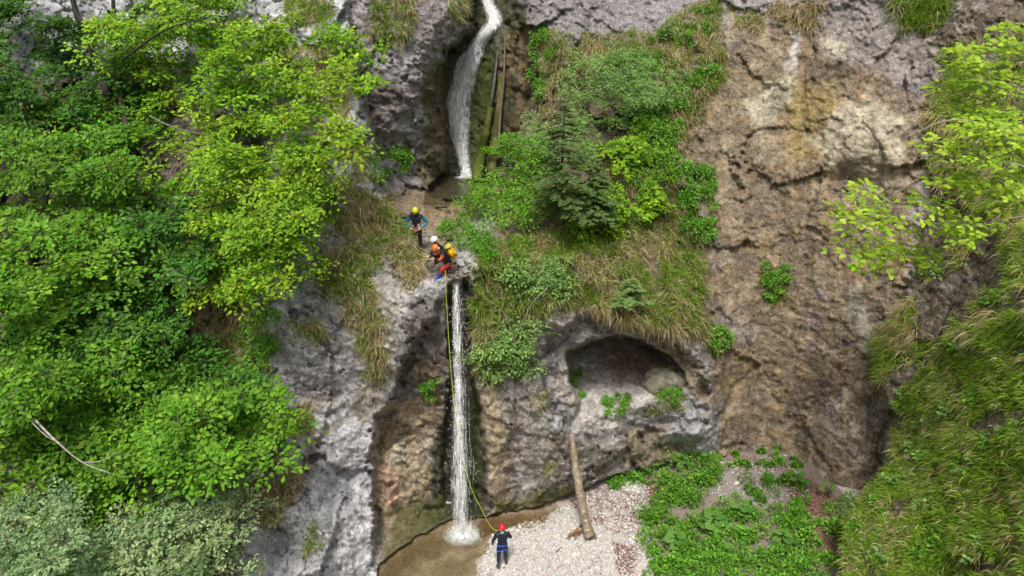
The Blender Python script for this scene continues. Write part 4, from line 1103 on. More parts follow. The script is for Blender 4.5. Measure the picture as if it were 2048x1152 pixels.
shrub("maple_shrub", "light green bush low on the knoll below the spruce", [([(1150,440),(1200,420),(1235,450),(1225,505),(1150,505)], 14)], 135, "bright", .12, (.25, .42), 80, style="spray", lift=.8)
shrub("maple_shrub", "yellowish green bush at the knoll's right side", [([(1225,400),(1300,375),(1330,420),(1290,460),(1235,450)], 16)], 136, "bright", .12, (.28, .45), 80, T=LOBE_T, style="spray", lift=.8)
shrub("leafy_bank", "dark green leafy fringe along the knoll's right edge", [([(1310,265),(1360,255),(1380,330),(1425,350),(1432,420),(1412,500),(1370,490),(1345,420),(1330,330)], 46)], 137, "herb", .10, (.2, .36), 100)
shrub("leafy_bank", "dark hanging leaves beside the brown streaks of the upper channel", [([(1075,50),(1105,50),(1100,120),(1090,200),(1062,190),(1068,110)], 22)], 138, "herb", .09, (.18, .3), 90)
shrub("sapling", "slender sapling drooping over the lower fall's right bank", [([(990,545),(1060,528),(1132,540),(1120,600),(1050,590)], 20), ([(942,695),(1000,645),(1095,650),(1060,745),(965,770)], 36)], 139, "soft", .10, (.3, .5), 90, style="spray", lift=.7,
      stems_px=[(((1095,575,22.0),(1062,610,21.6),(1035,665,21.5),(1010,690,21.5)), .018)])
shrub("leafy_bank", "round green shrub on the purple-grey wall left of the upper pool", [([(742,300),(800,295),(835,325),(800,345),(765,375),(745,345)], 22)], 140, "herb", .09, (.22, .36), 90, mat=M_LEAF_DULL)
shrub("leafy_bank", "green shrub beside the canyoners on the stream's right bank", [([(865,452),(930,445),(985,480),(960,530),(925,505),(880,478)], 30)], 141, "herb", .085, (.22, .36), 90)
shrub("fern_tuft", "bright fern tuft on the dark bulge left of the lower fall", [([(835,765),(870,760),(875,795),(845,798)], 7)], 142, "herb", .08, (.12, .2), 90, cat="fern")
shrub("leafy_bank", "green herbs growing at the right of the cave mouth", [([(1295,760),(1340,738),(1370,755),(1368,800),(1300,800)], 22)], 143, "herb", .075, (.16, .26), 90)
shrub("leafy_bank", "yellow-flecked herbs at the middle of the cave lip", [([(1205,800),(1250,790),(1265,810),(1225,835),(1205,825)], 12)], 144, "herb", .075, (.14, .22), 90)
shrub("leafy_bank", "narrow strip of herbs inside the cave's left rim", [([(1138,725),(1155,730),(1170,790),(1160,820),(1145,770)], 10)], 145, "herb", .065, (.1, .17), 70)
shrub("leafy_bank", "isolated leafy tuft in the middle of the brown wall", [([(1528,530),(1570,525),(1575,570),(1540,615),(1528,600)], 14)], 146, "herb", .085, (.16, .26), 80)
shrub("leafy_bank", "broad-leaved plants hanging right above the cave", [([(1400,665),(1440,660),(1468,690),(1450,715),(1410,700)], 12)], 147, "herb", .10, (.18, .28), 60, T=LOBE_T)
shrub("sapling", "small sapling at the shaded left foot of the buttress", [([(505,640),(545,630),(548,680),(520,730),(503,700)], 14)], 148, "herb", .10, (.25, .38), 80, style="spray", lift=.7)
shrub("leafy_bank", "scattered leafy herbs in the grass at the top of the knoll", [([(1250,100),(1330,60),(1420,10),(1440,60),(1380,120),(1330,150),(1260,150)], 40)], 149, "herb", .10, (.16, .28), 60)
shrub("leafy_bank", "green climbing herbs below the feathery shrub's right end", [([(1290,220),(1350,180),(1400,120),(1440,150),(1370,240),(1340,290)], 34)], 150, "herb", .10, (.18, .3), 70)
shrub("leafy_bank", "dark undergrowth between the beech shrub and the spruce", [([(1120,380),(1250,360),(1330,380),(1330,440),(1240,470),(1130,470)], 50)], 151, "herb", .09, (.2, .32), 60)
shrub("hazel_shrub", "bright green shrub between the beech shrub and the upper grass", [([(1000,305),(1060,265),(1105,280),(1100,345),(1030,350)], 18)], 152, "mid", .11, (.4, .6), 120, style="spray", lift=.8)
shrub("hazel_shrub", "green shrub right behind the two spruces", [([(1230,250),(1320,240),(1345,330),(1330,390),(1260,370)], 24)], 153, "mid", .10, (.35, .55), 120, style="spray", lift=.7)
shrub("hazel_shrub", "fresh green shrub in front of the low dark spruce", [([(1120,400),(1200,370),(1250,390),(1230,450),(1140,460)], 18)], 154, "bright", .10, (.3, .5), 110, style="spray", lift=.9)
shrub("willow_shrub", "pale feathery bush above the knoll's right fringe", [([(1240,150),(1330,120),(1380,170),(1350,240),(1260,240)], 26)], 155, "soft", .11, (.35, .6), 170, T=LONG_T, mat=M_LEAF_DULL, style="spray", lift=.7, jit=.6)
shrub("leafy_bank", "leafy herbs spilling over the grass below the beech shrub", [([(960,480),(1040,470),(1060,500),(1000,530),(960,530)], 16)], 156, "herb", .085, (.2, .3), 80)
for i, (u, v, s, lab) in enumerate([(1900,830,1,"small herb in the upper middle of the right grass slope"), (1945,800,1.1,"broad-leaved herb near the right edge of the grass slope"),
        (1838,905,1.2,"leafy herb where the grass slope meets the brown wall"), (1930,935,1.2,"pale green seedling in the middle of the grass slope"),
        (1868,1025,1.3,"light green herb low on the grass slope"), (1868,1075,1.1,"round-leaved herb at the bottom of the grass slope"),
        (1800,795,1,"small herb at the grass slope's left tip"), (1990,600,1.2,"herb high on the grass slope under the maple"),
        (1870,545,1.1,"green herb on the dark ledge under the maple branches"), (1700,1050,1.1,"leafy herb at the lower left foot of the grass slope"),
        (1760,1100,1.2,"herb in the lowest left part of the grass slope"), (1830,1110,1.1,"herb at the bottom centre of the grass slope"),
        (1960,1090,1.3,"big-leaved herb in the bottom right corner of the slope"), (1985,880,1.2,"herb close to the right border, level with the gravel edge"), (1790,960,1.1,"herb at the slope's edge above the leaf litter"),
        (1930,700,1.1,"herb under the maple's lowest spray"), (1850,850,1.0,"small herb a little right of the slope's left tip"), (1745,1010,1.1,"herb near the pale rock at the slope's foot")]):
    p = [(u - 20 * s, v - 12 * s), (u + 20 * s, v - 12 * s), (u + 14 * s, v + 16 * s), (u - 14 * s, v + 16 * s)]
    if v > 950 and u < 1600: continue
    shrub("herb", lab, [(p, 4)], 160 + i, "herb" if i % 2 else "soft", .11, (.12, .2), 22, "single herbs on the right grass slope", T=LOBE_T, cat="herb", lift=.5)

# ---- spruce
def spruce(label, bpx, tpx, seed, R, n, pal):
    r = np.random.default_rng(seed); b = at(*bpx); t = at(*tpx)
    root = empty("spruce_tree", b); tag(root, label, "spruce")
    C = np.linspace(b, t, 10); C[1:-1] += r.normal(0, .02, (8, 3)); v, f = tube(C, np.linspace(.07, .012, 10), 8, .1, seed)
    mb = MB(); mb.add(v, f, np.array((.09, .07, .05))); obj("trunk", mb.mesh("trunk", b, True), root, M_BARK)
    H = np.linalg.norm(t - b); bm_ = MB(); P, D, N_ = [], [], []
    for i in range(n):
        s = 0.12 + 0.86 * (i + r.random()) / n; o = b + (t - b) * s; a = r.uniform(0, 2 * np.pi); L = R * (1.02 - s) ** .75 * r.uniform(.7, 1.15) + .12
        q = np.linspace(0, 1, 7); d = np.array([math.cos(a), math.sin(a), 0])
        pts = o + d * (q * L)[:, None]; pts[:, 2] += (.12 * q - .30 * q * q) * L
        v, f = tube(pts, np.linspace(.012, .003, 7), 4, cap=False); bm_.add(v, f, np.array((.1, .08, .05)))
        sd = np.cross(d, [0, 0, 1])
        for j in range(int(9 + L * 9)):
            qq = r.uniform(.15, 1); c = o + d * qq * L; c[2] += (.12 * qq - .3 * qq * qq) * L
            w = (1.1 - qq) * L * .55 * r.uniform(.4, 1); sg = r.choice([-1, 1]); td = norm(d * .7 + sd * sg * .8 + np.array([0, 0, -.25]))
            m = 9; tt = np.linspace(.05, 1, m)
            for e in (-1, 1):
                P.append(c + td * (tt * w)[:, None]); nd = norm(np.cross(td, [0, 0, 1]) * e * .8 + td * .6 + r.normal(0, .15, (m, 3))); D.append(nd); N_.append(np.array([0, 0, 1.]) + r.normal(0, .3, (m, 3)))
    obj("branches", bm_.mesh("branches", b), root, M_BARK)
    P = np.vstack(P); D = np.vstack(D); N_ = np.vstack(N_)
    T = (np.array([(0, -.17, 0), (0, .17, 0), (1, 0, 0)], float), np.array([(0, 2, 1)]))
    tag(obj("needles", leaf_mesh("needles", T, P, D, N_, r.uniform(.07, .13, len(P)), pal, r, b), root, M_LEAF_DULL), kind="stuff")
SPR = np.array([(.14, .23, .07), (.18, .28, .085), (.11, .19, .06), (.23, .31, .10)])
spruce("young spruce with a bare trunk at the centre of the knoll", (1123,445,24.4), (1128,195,25.3), 171, 1.45, 95, SPR)
spruce("low dark spruce beside the bare-trunked one", (1195,452,24.6), (1190,315,25.2), 172, .95, 70, SPR * 1.1)
spruce("tiny pale spruce in the grass above the cave", (1262,610,22.8), (1262,555,23), 173, .8, 34, SPR * 1.5)

# ------------------------------------------------------------------ ground cover on the gravel's right side
def ground_pts(poly, n, r):
    q = in_poly(poly, n, r); W = np.array([on_z(a, b, 0.0) for a, b in q])
    ix = np.clip(np.searchsorted(gx, W[:, 0]), 1, len(gx) - 1); iy = np.clip(np.searchsorted(gy, W[:, 1]), 1, len(gy) - 1)
    W[:, 2] = Zg[iy, ix]
    return W, q
r = np.random.default_rng(181)
cov = [([(1290,930),(1430,915),(1440,985),(1380,1030),(1300,1010)], 54, (.28, .5), .6), ([(1270,1010),(1400,1020),(1460,1040),(1600,1050),(1640,1210),(1300,1210),(1290,1090)], 175, (.22, .42), .35),
       ([(1440,985),(1590,960),(1620,1040),(1470,1060)], 26, (.18, .32), .25), ([(1420,925),(1570,918),(1600,960),(1440,955)], 16, (.1, .2), .1), ([(1205,945),(1290,930),(1290,985),(1215,975)], 16, (.18, .3), .2),
       ([(1640,1050),(1700,1010),(1690,1210),(1660,1210)], 20, (.2, .3), .2), ([(1600,1050),(1640,1050),(1640,1160),(1600,1160)], 6, (.15, .25), .1)]
P_, D_, N_, S_, C_ = [], [], [], [], []
for poly, n, rd, lift in cov:
    W, q = ground_pts(poly, n, r); R_ = r.uniform(*rd, n); W[:, 2] += R_ * lift + .05
    a, b, c = domes(W, R_, np.tile([0, -.1, 1.], (n, 1)), 80, r, jit=.35)
    k = a[:, 2] > 0.05; P_.append(a[k]); D_.append(b[k]); N_.append((c + np.array([0, 0, .8]))[k]); S_.append(np.repeat(r.uniform(.07, .13, n), 80)[k]); C_.append(np.repeat(r.uniform(.75, 1.2, (n, 1)), 80, 0)[k])
P_ = np.vstack(P_); S_ = np.concatenate(S_) * r.uniform(.7, 1.3, len(P_))
tag(obj("ground_cover", leaf_mesh("ground_cover", LEAF_T, P_, np.vstack(D_), np.vstack(N_), S_, PAL["herb"], r, (0, 0, 0), np.vstack(C_)), None, M_LEAF), "dense green herbs covering the ground right of the gravel", "undergrowth", None, "stuff")
# butterbur: big round leaves, each a piece
BUT_T = []
for s_ in range(3):
    a = np.linspace(.25, 2 * np.pi - .25, 13); rr_ = 1 + .08 * np.cos(a * 5 + s_)
    vv = np.vstack([[0, 0, .0], np.stack([-np.cos(a) * rr_, np.sin(a) * rr_ * .95, .10 * np.cos(2 * a + s_) + .06], -1)])
    c_ = np.tile(np.array([(.13, .30, .045), (.17, .33, .07), (.10, .25, .05)])[s_], (14, 1))
    mm = mesh_np("leaf", vv, np.array([(0, i + 1, i) for i in range(1, 13)]), c_); mm.materials.append(M_LEAF); BUT_T.append(mm)
for i, (u, v, n, R, lab) in enumerate([(1425,1080,13,.22,"big round-leaved butterbur in the middle of the ground cover"), (1480,1050,8,.18,"round-leaved butterbur beside the leaf litter clearing"),
        (1350,1110,9,.18,"round-leaved butterbur near the gravel edge"), (1360,950,8,.17,"large-leaved plant at the foot of the brown recess"),
        (1590,1000,7,.17,"large-leaved plant by the brown wall's foot"), (1560,1120,8,.17,"large-leaved plant at the bottom right of the ground cover"), (1650,1020,5,.16,"large-leaved plant where leaf litter meets the right slope")]):
    W, _ = ground_pts([(u - 2, v - 2), (u + 2, v - 2), (u, v + 2)], 1, r); b = W[0]
    root = empty("butterbur_plant", b); tag(root, lab, "plant", "broad-leaved plants in the ground cover")
    mb = MB()
    for j in range(n):
        a = j * 2.4 + r.uniform(-.3, .3); d = R * (0.5 + 1.5 * math.sqrt(j / n)); h = .62 - .25 * j / n + r.uniform(-.04, .04)
        tip = np.array([math.cos(a) * d, math.sin(a) * d, h])
        v_, f_ = tube(bez([(0, 0, 0), tip * np.array([.4, .4, .7]), tip], 5), np.linspace(.012, .007, 5), 5); mb.add(v_, f_, np.array((.2, .3, .08)))
        o = obj("leaf", BUT_T[j % 3], root, None, tip); o.scale = [R * r.uniform(.7, 1.1)] * 3; o.rotation_euler = (r.uniform(-.3, .3), r.uniform(-.1, .35), a)
    obj("stem", mb.mesh("stem"), root, M_LEAF_DULL)
# white flowers
# ------------------------------------------------------------------ pebbles, leaf litter
ico_v = []; 
bm = bmesh.new(); bmesh.ops.create_icosphere(bm, subdivisions=1, radius=1)
ICO = (np.array([v.co[:] for v in bm.verts]), np.array([[v.index for v in f.verts] for f in bm.faces])); bm.free()
r = np.random.default_rng(191)
P_GRAV = [(985,1062),(1050,1035),(1140,1005),(1230,970),(1300,960),(1300,1100),(1310,1170),(940,1170),(965,1110)]
W, q = ground_pts(P_GRAV, 9000, r)
W2, q2 = ground_pts([(1430,940),(1580,930),(1620,1010),(1480,1050),(1420,1010)], 1100, r)
W = np.vstack([W, W2]); n = len(W)
sz = np.exp(r.normal(math.log(.022), .42, n)); W[:, 2] += sz * .25
tone = np.clip(r.normal(.60, .15, n), .18, .85); cc = tone[:, None] * np.array([1.0, .95, .915]) * (1 + r.normal(0, .05, (n, 3)))
v_, f_, c_ = scatter(ICO[0], ICO[1], W, r.normal(0, 1, (n, 3)), np.array([0, 0, 1.]) + r.normal(0, .3, (n, 3)), np.stack([sz * r.uniform(.9, 1.6, n), sz, sz * r.uniform(.5, .8, n)], -1), cc)
tag(obj("gravel", mesh_np("gravel", v_, f_, c_), None, M_PEBBLE), "pale limestone gravel on the gorge floor", "gravel", None, "stuff")
LIT = np.array([(.22, .105, .075), (.16, .075, .055), (.28, .16, .11), (.33, .22, .17)])
Ws = [ground_pts(p, n_, r)[0] for p, n_ in (([(1140,1000),(1220,970),(1290,1000),(1285,1080),(1210,1060),(1160,1035)], 700), ([(1225,1085),(1275,1095),(1268,1150),(1235,1150)], 350),
      ([(1290,950),(1340,940),(1340,1000),(1300,1010)], 500), ([(1560,950),(1660,1010),(1680,1160),(1600,1160),(1590,1060)], 2600), ([(1420,930),(1580,930),(1600,960),(1430,960)], 500))]
W = np.vstack(Ws); W[:, 2] += .025
W3u = in_poly([(1215,715),(1330,690),(1340,740),(1280,775),(1240,760)], 900, r); P3_ = bil(PC, W3u[:, 0], W3u[:, 1]) + np.array([0, -.03, .03]); W = np.vstack([W, P3_])
W4u = in_poly([(1680,640),(1760,720),(1770,900),(1720,980),(1660,900)], 500, r); P4_ = bil(PC, W4u[:, 0], W4u[:, 1]) + np.array([0, -.04, .02]); W = np.vstack([W, P4_])
n = len(W)
tag(obj("leaf_litter", leaf_mesh("leaf_litter", LEAF_T, W, r.normal(0, 1, (n, 3)) * np.array([1, 1, .2]), np.array([0, -.2, 1.]) + r.normal(0, .4, (n, 3)), r.uniform(.05, .10, n), LIT, r, (0, 0, 0)), None, M_LITTER), "reddish brown dead leaves on the gorge floor and cave floor", "leaf litter", None, "stuff")
#==OBJECTS==
# ------------------------------------------------------------------ logs, boulders
def log(name, label, px, rads, seed, col, group=None, wob=.18, mat=None, sides=12, n=26):
    P = np.array([at(*q) for q in px]); C = bez(P, n); R = np.interp(np.linspace(0, 1, n), np.linspace(0, 1, len(rads)), rads)
    root = empty(name, P[-1]); tag(root, label, "log", group)
    v, f = tube(C, R, sides, wob, seed)
    nz = fbm(v, 2.0, 4, seed)[:, None]
    c = np.array(col[0]) * (nz < 0) + np.array(col[1]) * (nz >= 0) if len(col) > 1 else np.tile(col[0], (len(v), 1))
    mb = MB(); mb.add(v, f, c * (1 + .4 * nz)); obj("trunk", mb.mesh("trunk", P[-1], True), root, mat or M_BARK)
    return root, C, R, P[-1]
# weathered log leaning on the rock below the cave
tip_ = at(1143, 866, min(surfY(1143 + k, 868 + j) for k in (-12, 0, 12) for j in (-10, 0, 14)) - .14); ft = on_z(1178, 1078, 0.02)
root, C, R, b0 = log("fallen_log", "bare leaning log with pale branch scars, propped below the cave", [(1142,868,tip_[1]), (1150,925,min(surfY(1150,925)-.2,tip_[1]*.7+ft[1]*.3)), (1160,985,min(surfY(1160,975)-.25,tip_[1]*.4+ft[1]*.6)), (1172,1045,tip_[1]*.12+ft[1]*.88), (1179,1072,ft[1])],
                     [.09, .145, .16, .175, .21], 201, [(.34, .27, .2), (.24, .185, .13)])
for t_, s_ in ((.30, .05), (.42, .055), (.55, .05), (.66, .055), (.75, .05), (.86, .055)):
    i = int(t_ * 25); p = C[i]; tv = (CAMV - p) / np.linalg.norm(CAMV - p)
    ax = norm(C[i + 1] - C[i]); nrm_ = norm(tv - ax * (tv @ ax)); sd_ = np.cross(ax, nrm_)
    a = np.linspace(0, 2 * np.pi, 9)[:-1]
    ring = p + nrm_ * (R[i] + .012) + (np.cos(a)[:, None] * ax * .8 + np.sin(a)[:, None] * sd_) * s_
    base_ = p + nrm_ * R[i] * .8 + (np.cos(a)[:, None] * ax * .8 + np.sin(a)[:, None] * sd_) * s_ * 1.35
    vv = np.vstack([ring, base_, p + nrm_ * (R[i] + .018)]); ff = []
    for j in range(8):
        k = (j + 1) % 8; ff += [(j, k, 16), (j, 8 + j, 8 + k), (j, 8 + k, k)]
    mb = MB(); mb.add(vv, ff, np.array((.52, .42, .31))); obj("branch_scar", mb.mesh("branch_scar", b0), root, M_BARK)
mb = MB()     # splayed foot of the trunk
for (u, v, w) in ((1195,1079,.09), (1176,1076,.08), (1168,1060,.07)):
    e = on_z(u, v, -.03); v_, f_ = tube(bez([C[20], C[23] * .6 + e * .4, e], 9), np.linspace(.11, w * .6, 9), 8, .2, 3); mb.add(v_, f_, np.array((.27, .205, .14)))
obj("root_flare", mb.mesh("root_flare", b0, True), root, M_BARK)
e0 = on_z(1160, 1062, .12); rb = on_z(1150, 1075, 0)
root = empty("splintered_root", rb); tag(root, "splintered reddish root wood lying left of the leaning log's foot", "driftwood")
r = np.random.default_rng(203)
for i in range(7):
    a = on_z(1164 + r.uniform(-6, 4), 1052 + r.uniform(-6, 10), .2 + r.uniform(-.1, .15)); b = on_z(1136 + r.uniform(-4, 14), 1074 + r.uniform(-6, 6), .02 + r.uniform(0, .05))
    v_, f_ = tube(bez([a, (a + b) / 2 + np.array([0, 0, .06]), b], 7), np.linspace(r.uniform(.03, .05), .012, 7), 6, .3, i)
    mb = MB(); mb.add(v_, f_, np.array([(.30, .16, .09), (.38, .25, .16), (.22, .13, .08)][i % 3])); obj("splinter", mb.mesh("splinter", rb), root, M_BARK)
for i, (u, v, a, L) in enumerate([(1128,985,.4,.5), (1140,1000,2.3,.6), (1165,1000,1.1,.35), (1118,1100,.7,.3)]):
    p = on_z(u, v, .04); d = np.array([math.cos(a), math.sin(a), .08]) * L
    v_, f_ = tube(bez([p - d / 2, p + np.array([.02, .03, .02]), p + d / 2], 7), np.linspace(.022, .008, 7), 5, .25, i)
    mb = MB(); mb.add(v_, f_, np.array((.12, .08, .055)))
    tag(obj("stick", mb.mesh("stick", p, True), None, M_BARK, p), ["dark stick at the rock foot left of the leaning log", "crooked stick on the gravel behind the leaning log", "short stick close to the leaning log's middle", "thin stick lying on the open gravel"][i], "stick", "sticks on the gravel")
# mossy logs in the upper channel
def chan(u, v, d=.25): return (u, v, min(surfY(u + k, v) for k in (-6, 0, 6)) - d)
MOSS = [(.085, .115, .014), (.12, .125, .025)]
log("mossy_log", "thick moss-green log leaning beside the upper plunge pool", [chan(982,215), chan(972,265), chan(962,310), (952,362,surfY(958,366) - .2)], [.14, .2, .24, .26], 205, MOSS, "logs in the upper channel")
log("mossy_log", "long mossy log at the right of the upper channel", [chan(1002,150), chan(998,220), chan(990,290), chan(983,345)], [.14, .17, .19, .2], 206, [(.11, .12, .03), (.16, .125, .06)], "logs in the upper channel")
log("mossy_log", "thin bare pole standing between the mossy logs", [chan(1010,75,.3), chan(1008,150,.35), chan(1000,240,.4), chan(996,320,.4)], [.04, .055, .06, .065], 207, [(.20, .155, .11), (.15, .12, .08)], "logs in the upper channel")
log("mossy_log", "slim dark log leaning left of the bare pole", [chan(995,105,.2), chan(988,170,.25), chan(978,230,.3)], [.05, .06, .06], 208, [(.14, .12, .11), (.19, .17, .17)], "logs in the upper channel")

def boulder(label, p, R, seed, col, group=None):
    bm = bmesh.new(); bmesh.ops.create_icosphere(bm, subdivisions=4, radius=1)
    co = np.array([v.co[:] for v in bm.verts]); fa = np.array([[v.index for v in f.verts] for f in bm.faces]); bm.free()
    e, rr_, fc = worley(co + seed * 3.1, 1.1, seed)
    d = 1 + .34 * fbm(co + seed, .9, 3, seed) + .55 * fc + .12 * fbm(co + seed, 3, 3, seed)
    v = co * d[:, None] * np.array(R)
    c = np.array(col) * (1 + .4 * fbm(co + seed, 2.2, 4, seed + 3))[:, None]
    return tag(obj("boulder", mesh_np("boulder", v, fa, c, True), None, M_STONE, p), label, "boulder", group)
def onrock(u, v, d=0.0, dz=0.0):
    p = at(u, v, surfY(u, v)); return (float(p[0]), float(p[1] - d), float(p[2] + dz))
boulder("large mossy pale boulder inside the cave at its right side", onrock(1330, 768, .0, .0), (.85, .55, .72), 211, (.27, .25, .19))
boulder("small grey rounded rock at the left end of the cave lip", onrock(1111, 852, -.08), (.26, .24, .34), 212, (.30, .30, .31))
r = np.random.default_rng(213)
for i, (u, v, s_) in enumerate([(915,505,.16), (930,512,.2), (942,522,.17), (925,528,.14), (950,532,.18), (936,540,.15), (846,520,.15), (862,470,.16), (912,470,.15), (885,410,.22)]):
    boulder(["pale rock at the top of the heap right of the canyoners", "largest pale rock of the heap right of the canyoners", "pale rock at the middle of the heap by the stream lip", "small pale rock in the heap nearest the canyoners",
             "pale rock at the right end of the heap by the stream", "lowest pale rock of the heap above the waterfall", "pale rock at the grass edge near the rope anchor", "dark rock in the stream behind the canyoners", "rock in the stream right of the blue-sleeved person", "mossy rock below the upper pool"][i],
            onrock(u, v, .02), (s_ * 1.3, s_, s_ * .7), 220 + i, (.36, .35, .34) if i < 7 else (.24, .21, .16), "rocks by the stream")

# ------------------------------------------------------------------ people
SKIN = mat_plain("skin", (.55, .34, .25), .5, .3, .06)
M_BLACK = mat_plain("neoprene_black", (.012, .012, .016), .55, .35, .3)
M_NAVY = mat_plain("neoprene_navy", (.012, .016, .03), .55, .35, .3)
M_JEAN = mat_plain("suit_legs_navy", (.016, .026, .05), .6, .3, .25)
M_BLUE = mat_plain("sleeve_blue", (.015, .20, .33), .5, .35, .15)
M_RED = mat_plain("suit_red", (.42, .035, .02), .5, .35, .15)
M_ORG = mat_plain("suit_orange", (.62, .13, .03), .5, .35, .15)
M_WEB = mat_plain("harness_blue", (.02, .12, .6), .5, .35, .1)
M_WEBR = mat_plain("harness_red", (.35, .02, .05), .5, .35, .1)
M_SHOE = mat_plain("shoe_grey", (.07, .07, .075), .7, .3, .3)
M_SHOEB = mat_plain("shoe_blue", (.03, .07, .42), .55, .35, .2)
M_HOOD = mat_plain("hood_grey", (.36, .38, .42), .6, .3, .1)
M_HAIR = mat_plain("hair", (.03, .02, .012), .6, .3, .3)
def helm(name, rgb): return mat_plain(name, rgb, .28, .5, .04)

def person(label, J, mats, helmet_rgb, look, seed, hood=None, scale=1.0):
    """J: joint -> world point. One skinned body; helmet and harness are its clothing."""
    names = list(J); pts = [Vector(J[k]) for k in names]
    E = [("pelvis", "belly"), ("belly", "chest"), ("chest", "neck"), ("neck", "head"), ("head", "crown")]
    rad = {"pelvis": (.155, .115), "belly": (.14, .105), "chest": (.165, .12), "neck": (.058, .06), "head": (.088, .10), "crown": (.07, .08)}
    hl = []
    for s in "LR":
        E += [("chest", "sh" + s), ("sh" + s, "el" + s), ("el" + s, "wr" + s), ("wr" + s, "pa" + s), ("pelvis", "hp" + s), ("hp" + s, "kn" + s), ("kn" + s, "an" + s), ("an" + s, "to" + s)]
        rad.update({"sh" + s: (.075, .075), "el" + s: (.05, .05), "wr" + s: (.034, .034), "pa" + s: (.042, .022), "hp" + s: (.098, .098), "kn" + s: (.066, .066), "an" + s: (.047, .047), "to" + s: (.045, .035)})
    P = {k: Vector(v) for k, v in J.items()}
    def L(a, b, t): return P[a].lerp(P[b], t)
    P["belly"] = L("pelvis", "chest", .45)
    up = (P["head"] - P["neck"]).normalized()
    P["crown"] = P["head"] + up * .09
    for s in "LR":
        d = (P["wr" + s] - P["el" + s]).normalized(); P["pa" + s] = P["wr" + s] + d * .075
        sd = d.cross(Vector((.2, -.3, 1))).normalized(); nn_ = d.cross(sd)
        for k, (o, ln) in enumerate(((-.032, .075), (-.011, .085), (.011, .08), (.032, .062))):
            a = "f%d%s" % (k, s); P[a + "a"] = P["pa" + s] + sd * o + d * .03; P[a + "b"] = P[a + "a"] + d * ln * .55 - nn_ * .012; P[a + "c"] = P[a + "b"] + d * ln * .3 - nn_ * .035
            E += [("pa" + s, a + "a"), (a + "a", a + "b"), (a + "b", a + "c")]
            for q in "abc": rad[a + q] = (.0095, .0095)
        a = "th" + s; P[a + "a"] = P["wr" + s] + d * .035 + sd * .045; P[a + "b"] = P[a + "a"] + d * .045 + sd * .012 - nn_ * .02
        E += [("wr" + s, a + "a"), (a + "a", a + "b")]; rad[a + "a"] = (.012, .012); rad[a + "b"] = (.010, .010)
        P["he" + s] = P["an" + s] + (P["an" + s] - P["to" + s]).normalized() * .05 + Vector((0, 0, -.02)); E.append(("an" + s, "he" + s)); rad["he" + s] = (.035, .035)
    ks = list(P); ix = {k: i for i, k in enumerate(ks)}
    base = P["anL"].lerp(P["anR"], .5); base.z = min(P["toL"].z, P["toR"].z) - .03
    me = bpy.data.meshes.new("person"); me.from_pydata([(P[k] - base)[:] for k in ks], [(ix[a], ix[b]) for a, b in E], [])
    o = bpy.data.objects.new("tmp", me); COL.objects.link(o)
    o.modifiers.new("skin", 'SKIN'); sub = o.modifiers.new("sub", 'SUBSURF'); sub.levels = 1; sub.render_levels = 1
    for k in ks:
        sv = me.skin_vertices[0].data[ix[k]]; sv.radius = tuple(q * 1.12 * scale for q in rad.get(k, (.03, .03))); sv.use_root = (k == "pelvis")
    bpy.context.view_layer.update()
    dg = bpy.context.evaluated_depsgraph_get()
    m2 = bpy.data.meshes.new_from_object(o.evaluated_get(dg)); bpy.data.objects.remove(o); m2.name = "person"
    m2.polygons.foreach_set("use_smooth", np.ones(len(m2.polygons), bool))
    ml = []
    for m_ in mats.values():
        if m_ not in ml: ml.append(m_)
    for m_ in ml: m2.materials.append(m_)
    def reg(k):
        if k in ("head", "crown"): return "head"
        if k == "neck": return "neck"
        if k in ("pelvis",): return "hip"
        if k in ("belly", "chest"): return "torso"
        q = k[:2]; s = k[-1] if k[-1] in "LR" else (k[-2])
        return {"sh": "upper", "el": "sleeve", "wr": "fore", "pa": "hand", "th": "hand", "hp": "thigh", "kn": "shin", "an": "shoe", "to": "shoe", "he": "shoe"}.get(q, "hand")
    A_ = [P[a] - base for a, b in E]; 
    samp = []
    for a, b in E:
        for t in (0, .25, .5, .75, 1.0):
            samp.append((P[a].lerp(P[b], t) - base, "torso" if (a == "chest" and b[:2] == "sh") else reg(a) if t < .5 else reg(b)))
    SP_ = np.array([s[0][:] for s in samp])
    for p in m2.polygons:
        i = int(np.argmin(((SP_ - np.array(p.center[:])) ** 2).sum(1))); rg = samp[i][1]
        p.material_index = ml.index(mats.get(rg, mats["torso"]))
    body = bpy.data.objects.new("person", m2); COL.objects.link(body); body.location = base
    tag(body, label, "person", "canyoners in wetsuits and helmets")
    # face: nose, eyes, ears, all on the head
    hd = P["head"] - base; f_ = Vector(look).normalized(); f_ = (f_ - up * f_.dot(up)).normalized(); sd = f_.cross(up)
    def small(nm, c, rx, mat_):
        bm = bmesh.new(); bmesh.ops.create_icosphere(bm, subdivisions=2, radius=1); m_ = bpy.data.meshes.new(nm)
        for v in bm.verts: v.co = c + sd * v.co.x * rx[0] + f_ * v.co.y * rx[1] + up * v.co.z * rx[2]
        bm.to_mesh(m_); bm.free(); return obj(nm, m_, body, mat_)
    small("nose", hd + f_ * .095 - up * .005, (.013, .02, .024), SKIN)
    for s in (-1, 1):
        small("eye", hd + f_ * .082 + sd * s * .032 + up * .022, (.012, .008, .008), M_HAIR)
        small("ear", hd + sd * s * .084, (.012, .02, .03), SKIN)
    small("mouth", hd + f_ * .083 - up * .045, (.024, .006, .006), M_RED)
    # helmet: shell with a brim, chin strap
    bm = bmesh.new(); bmesh.ops.create_uvsphere(bm, u_segments=20, v_segments=12, radius=1)
    bmesh.ops.delete(bm, geom=[v for v in bm.verts if v.co.z < -.12], context='VERTS')
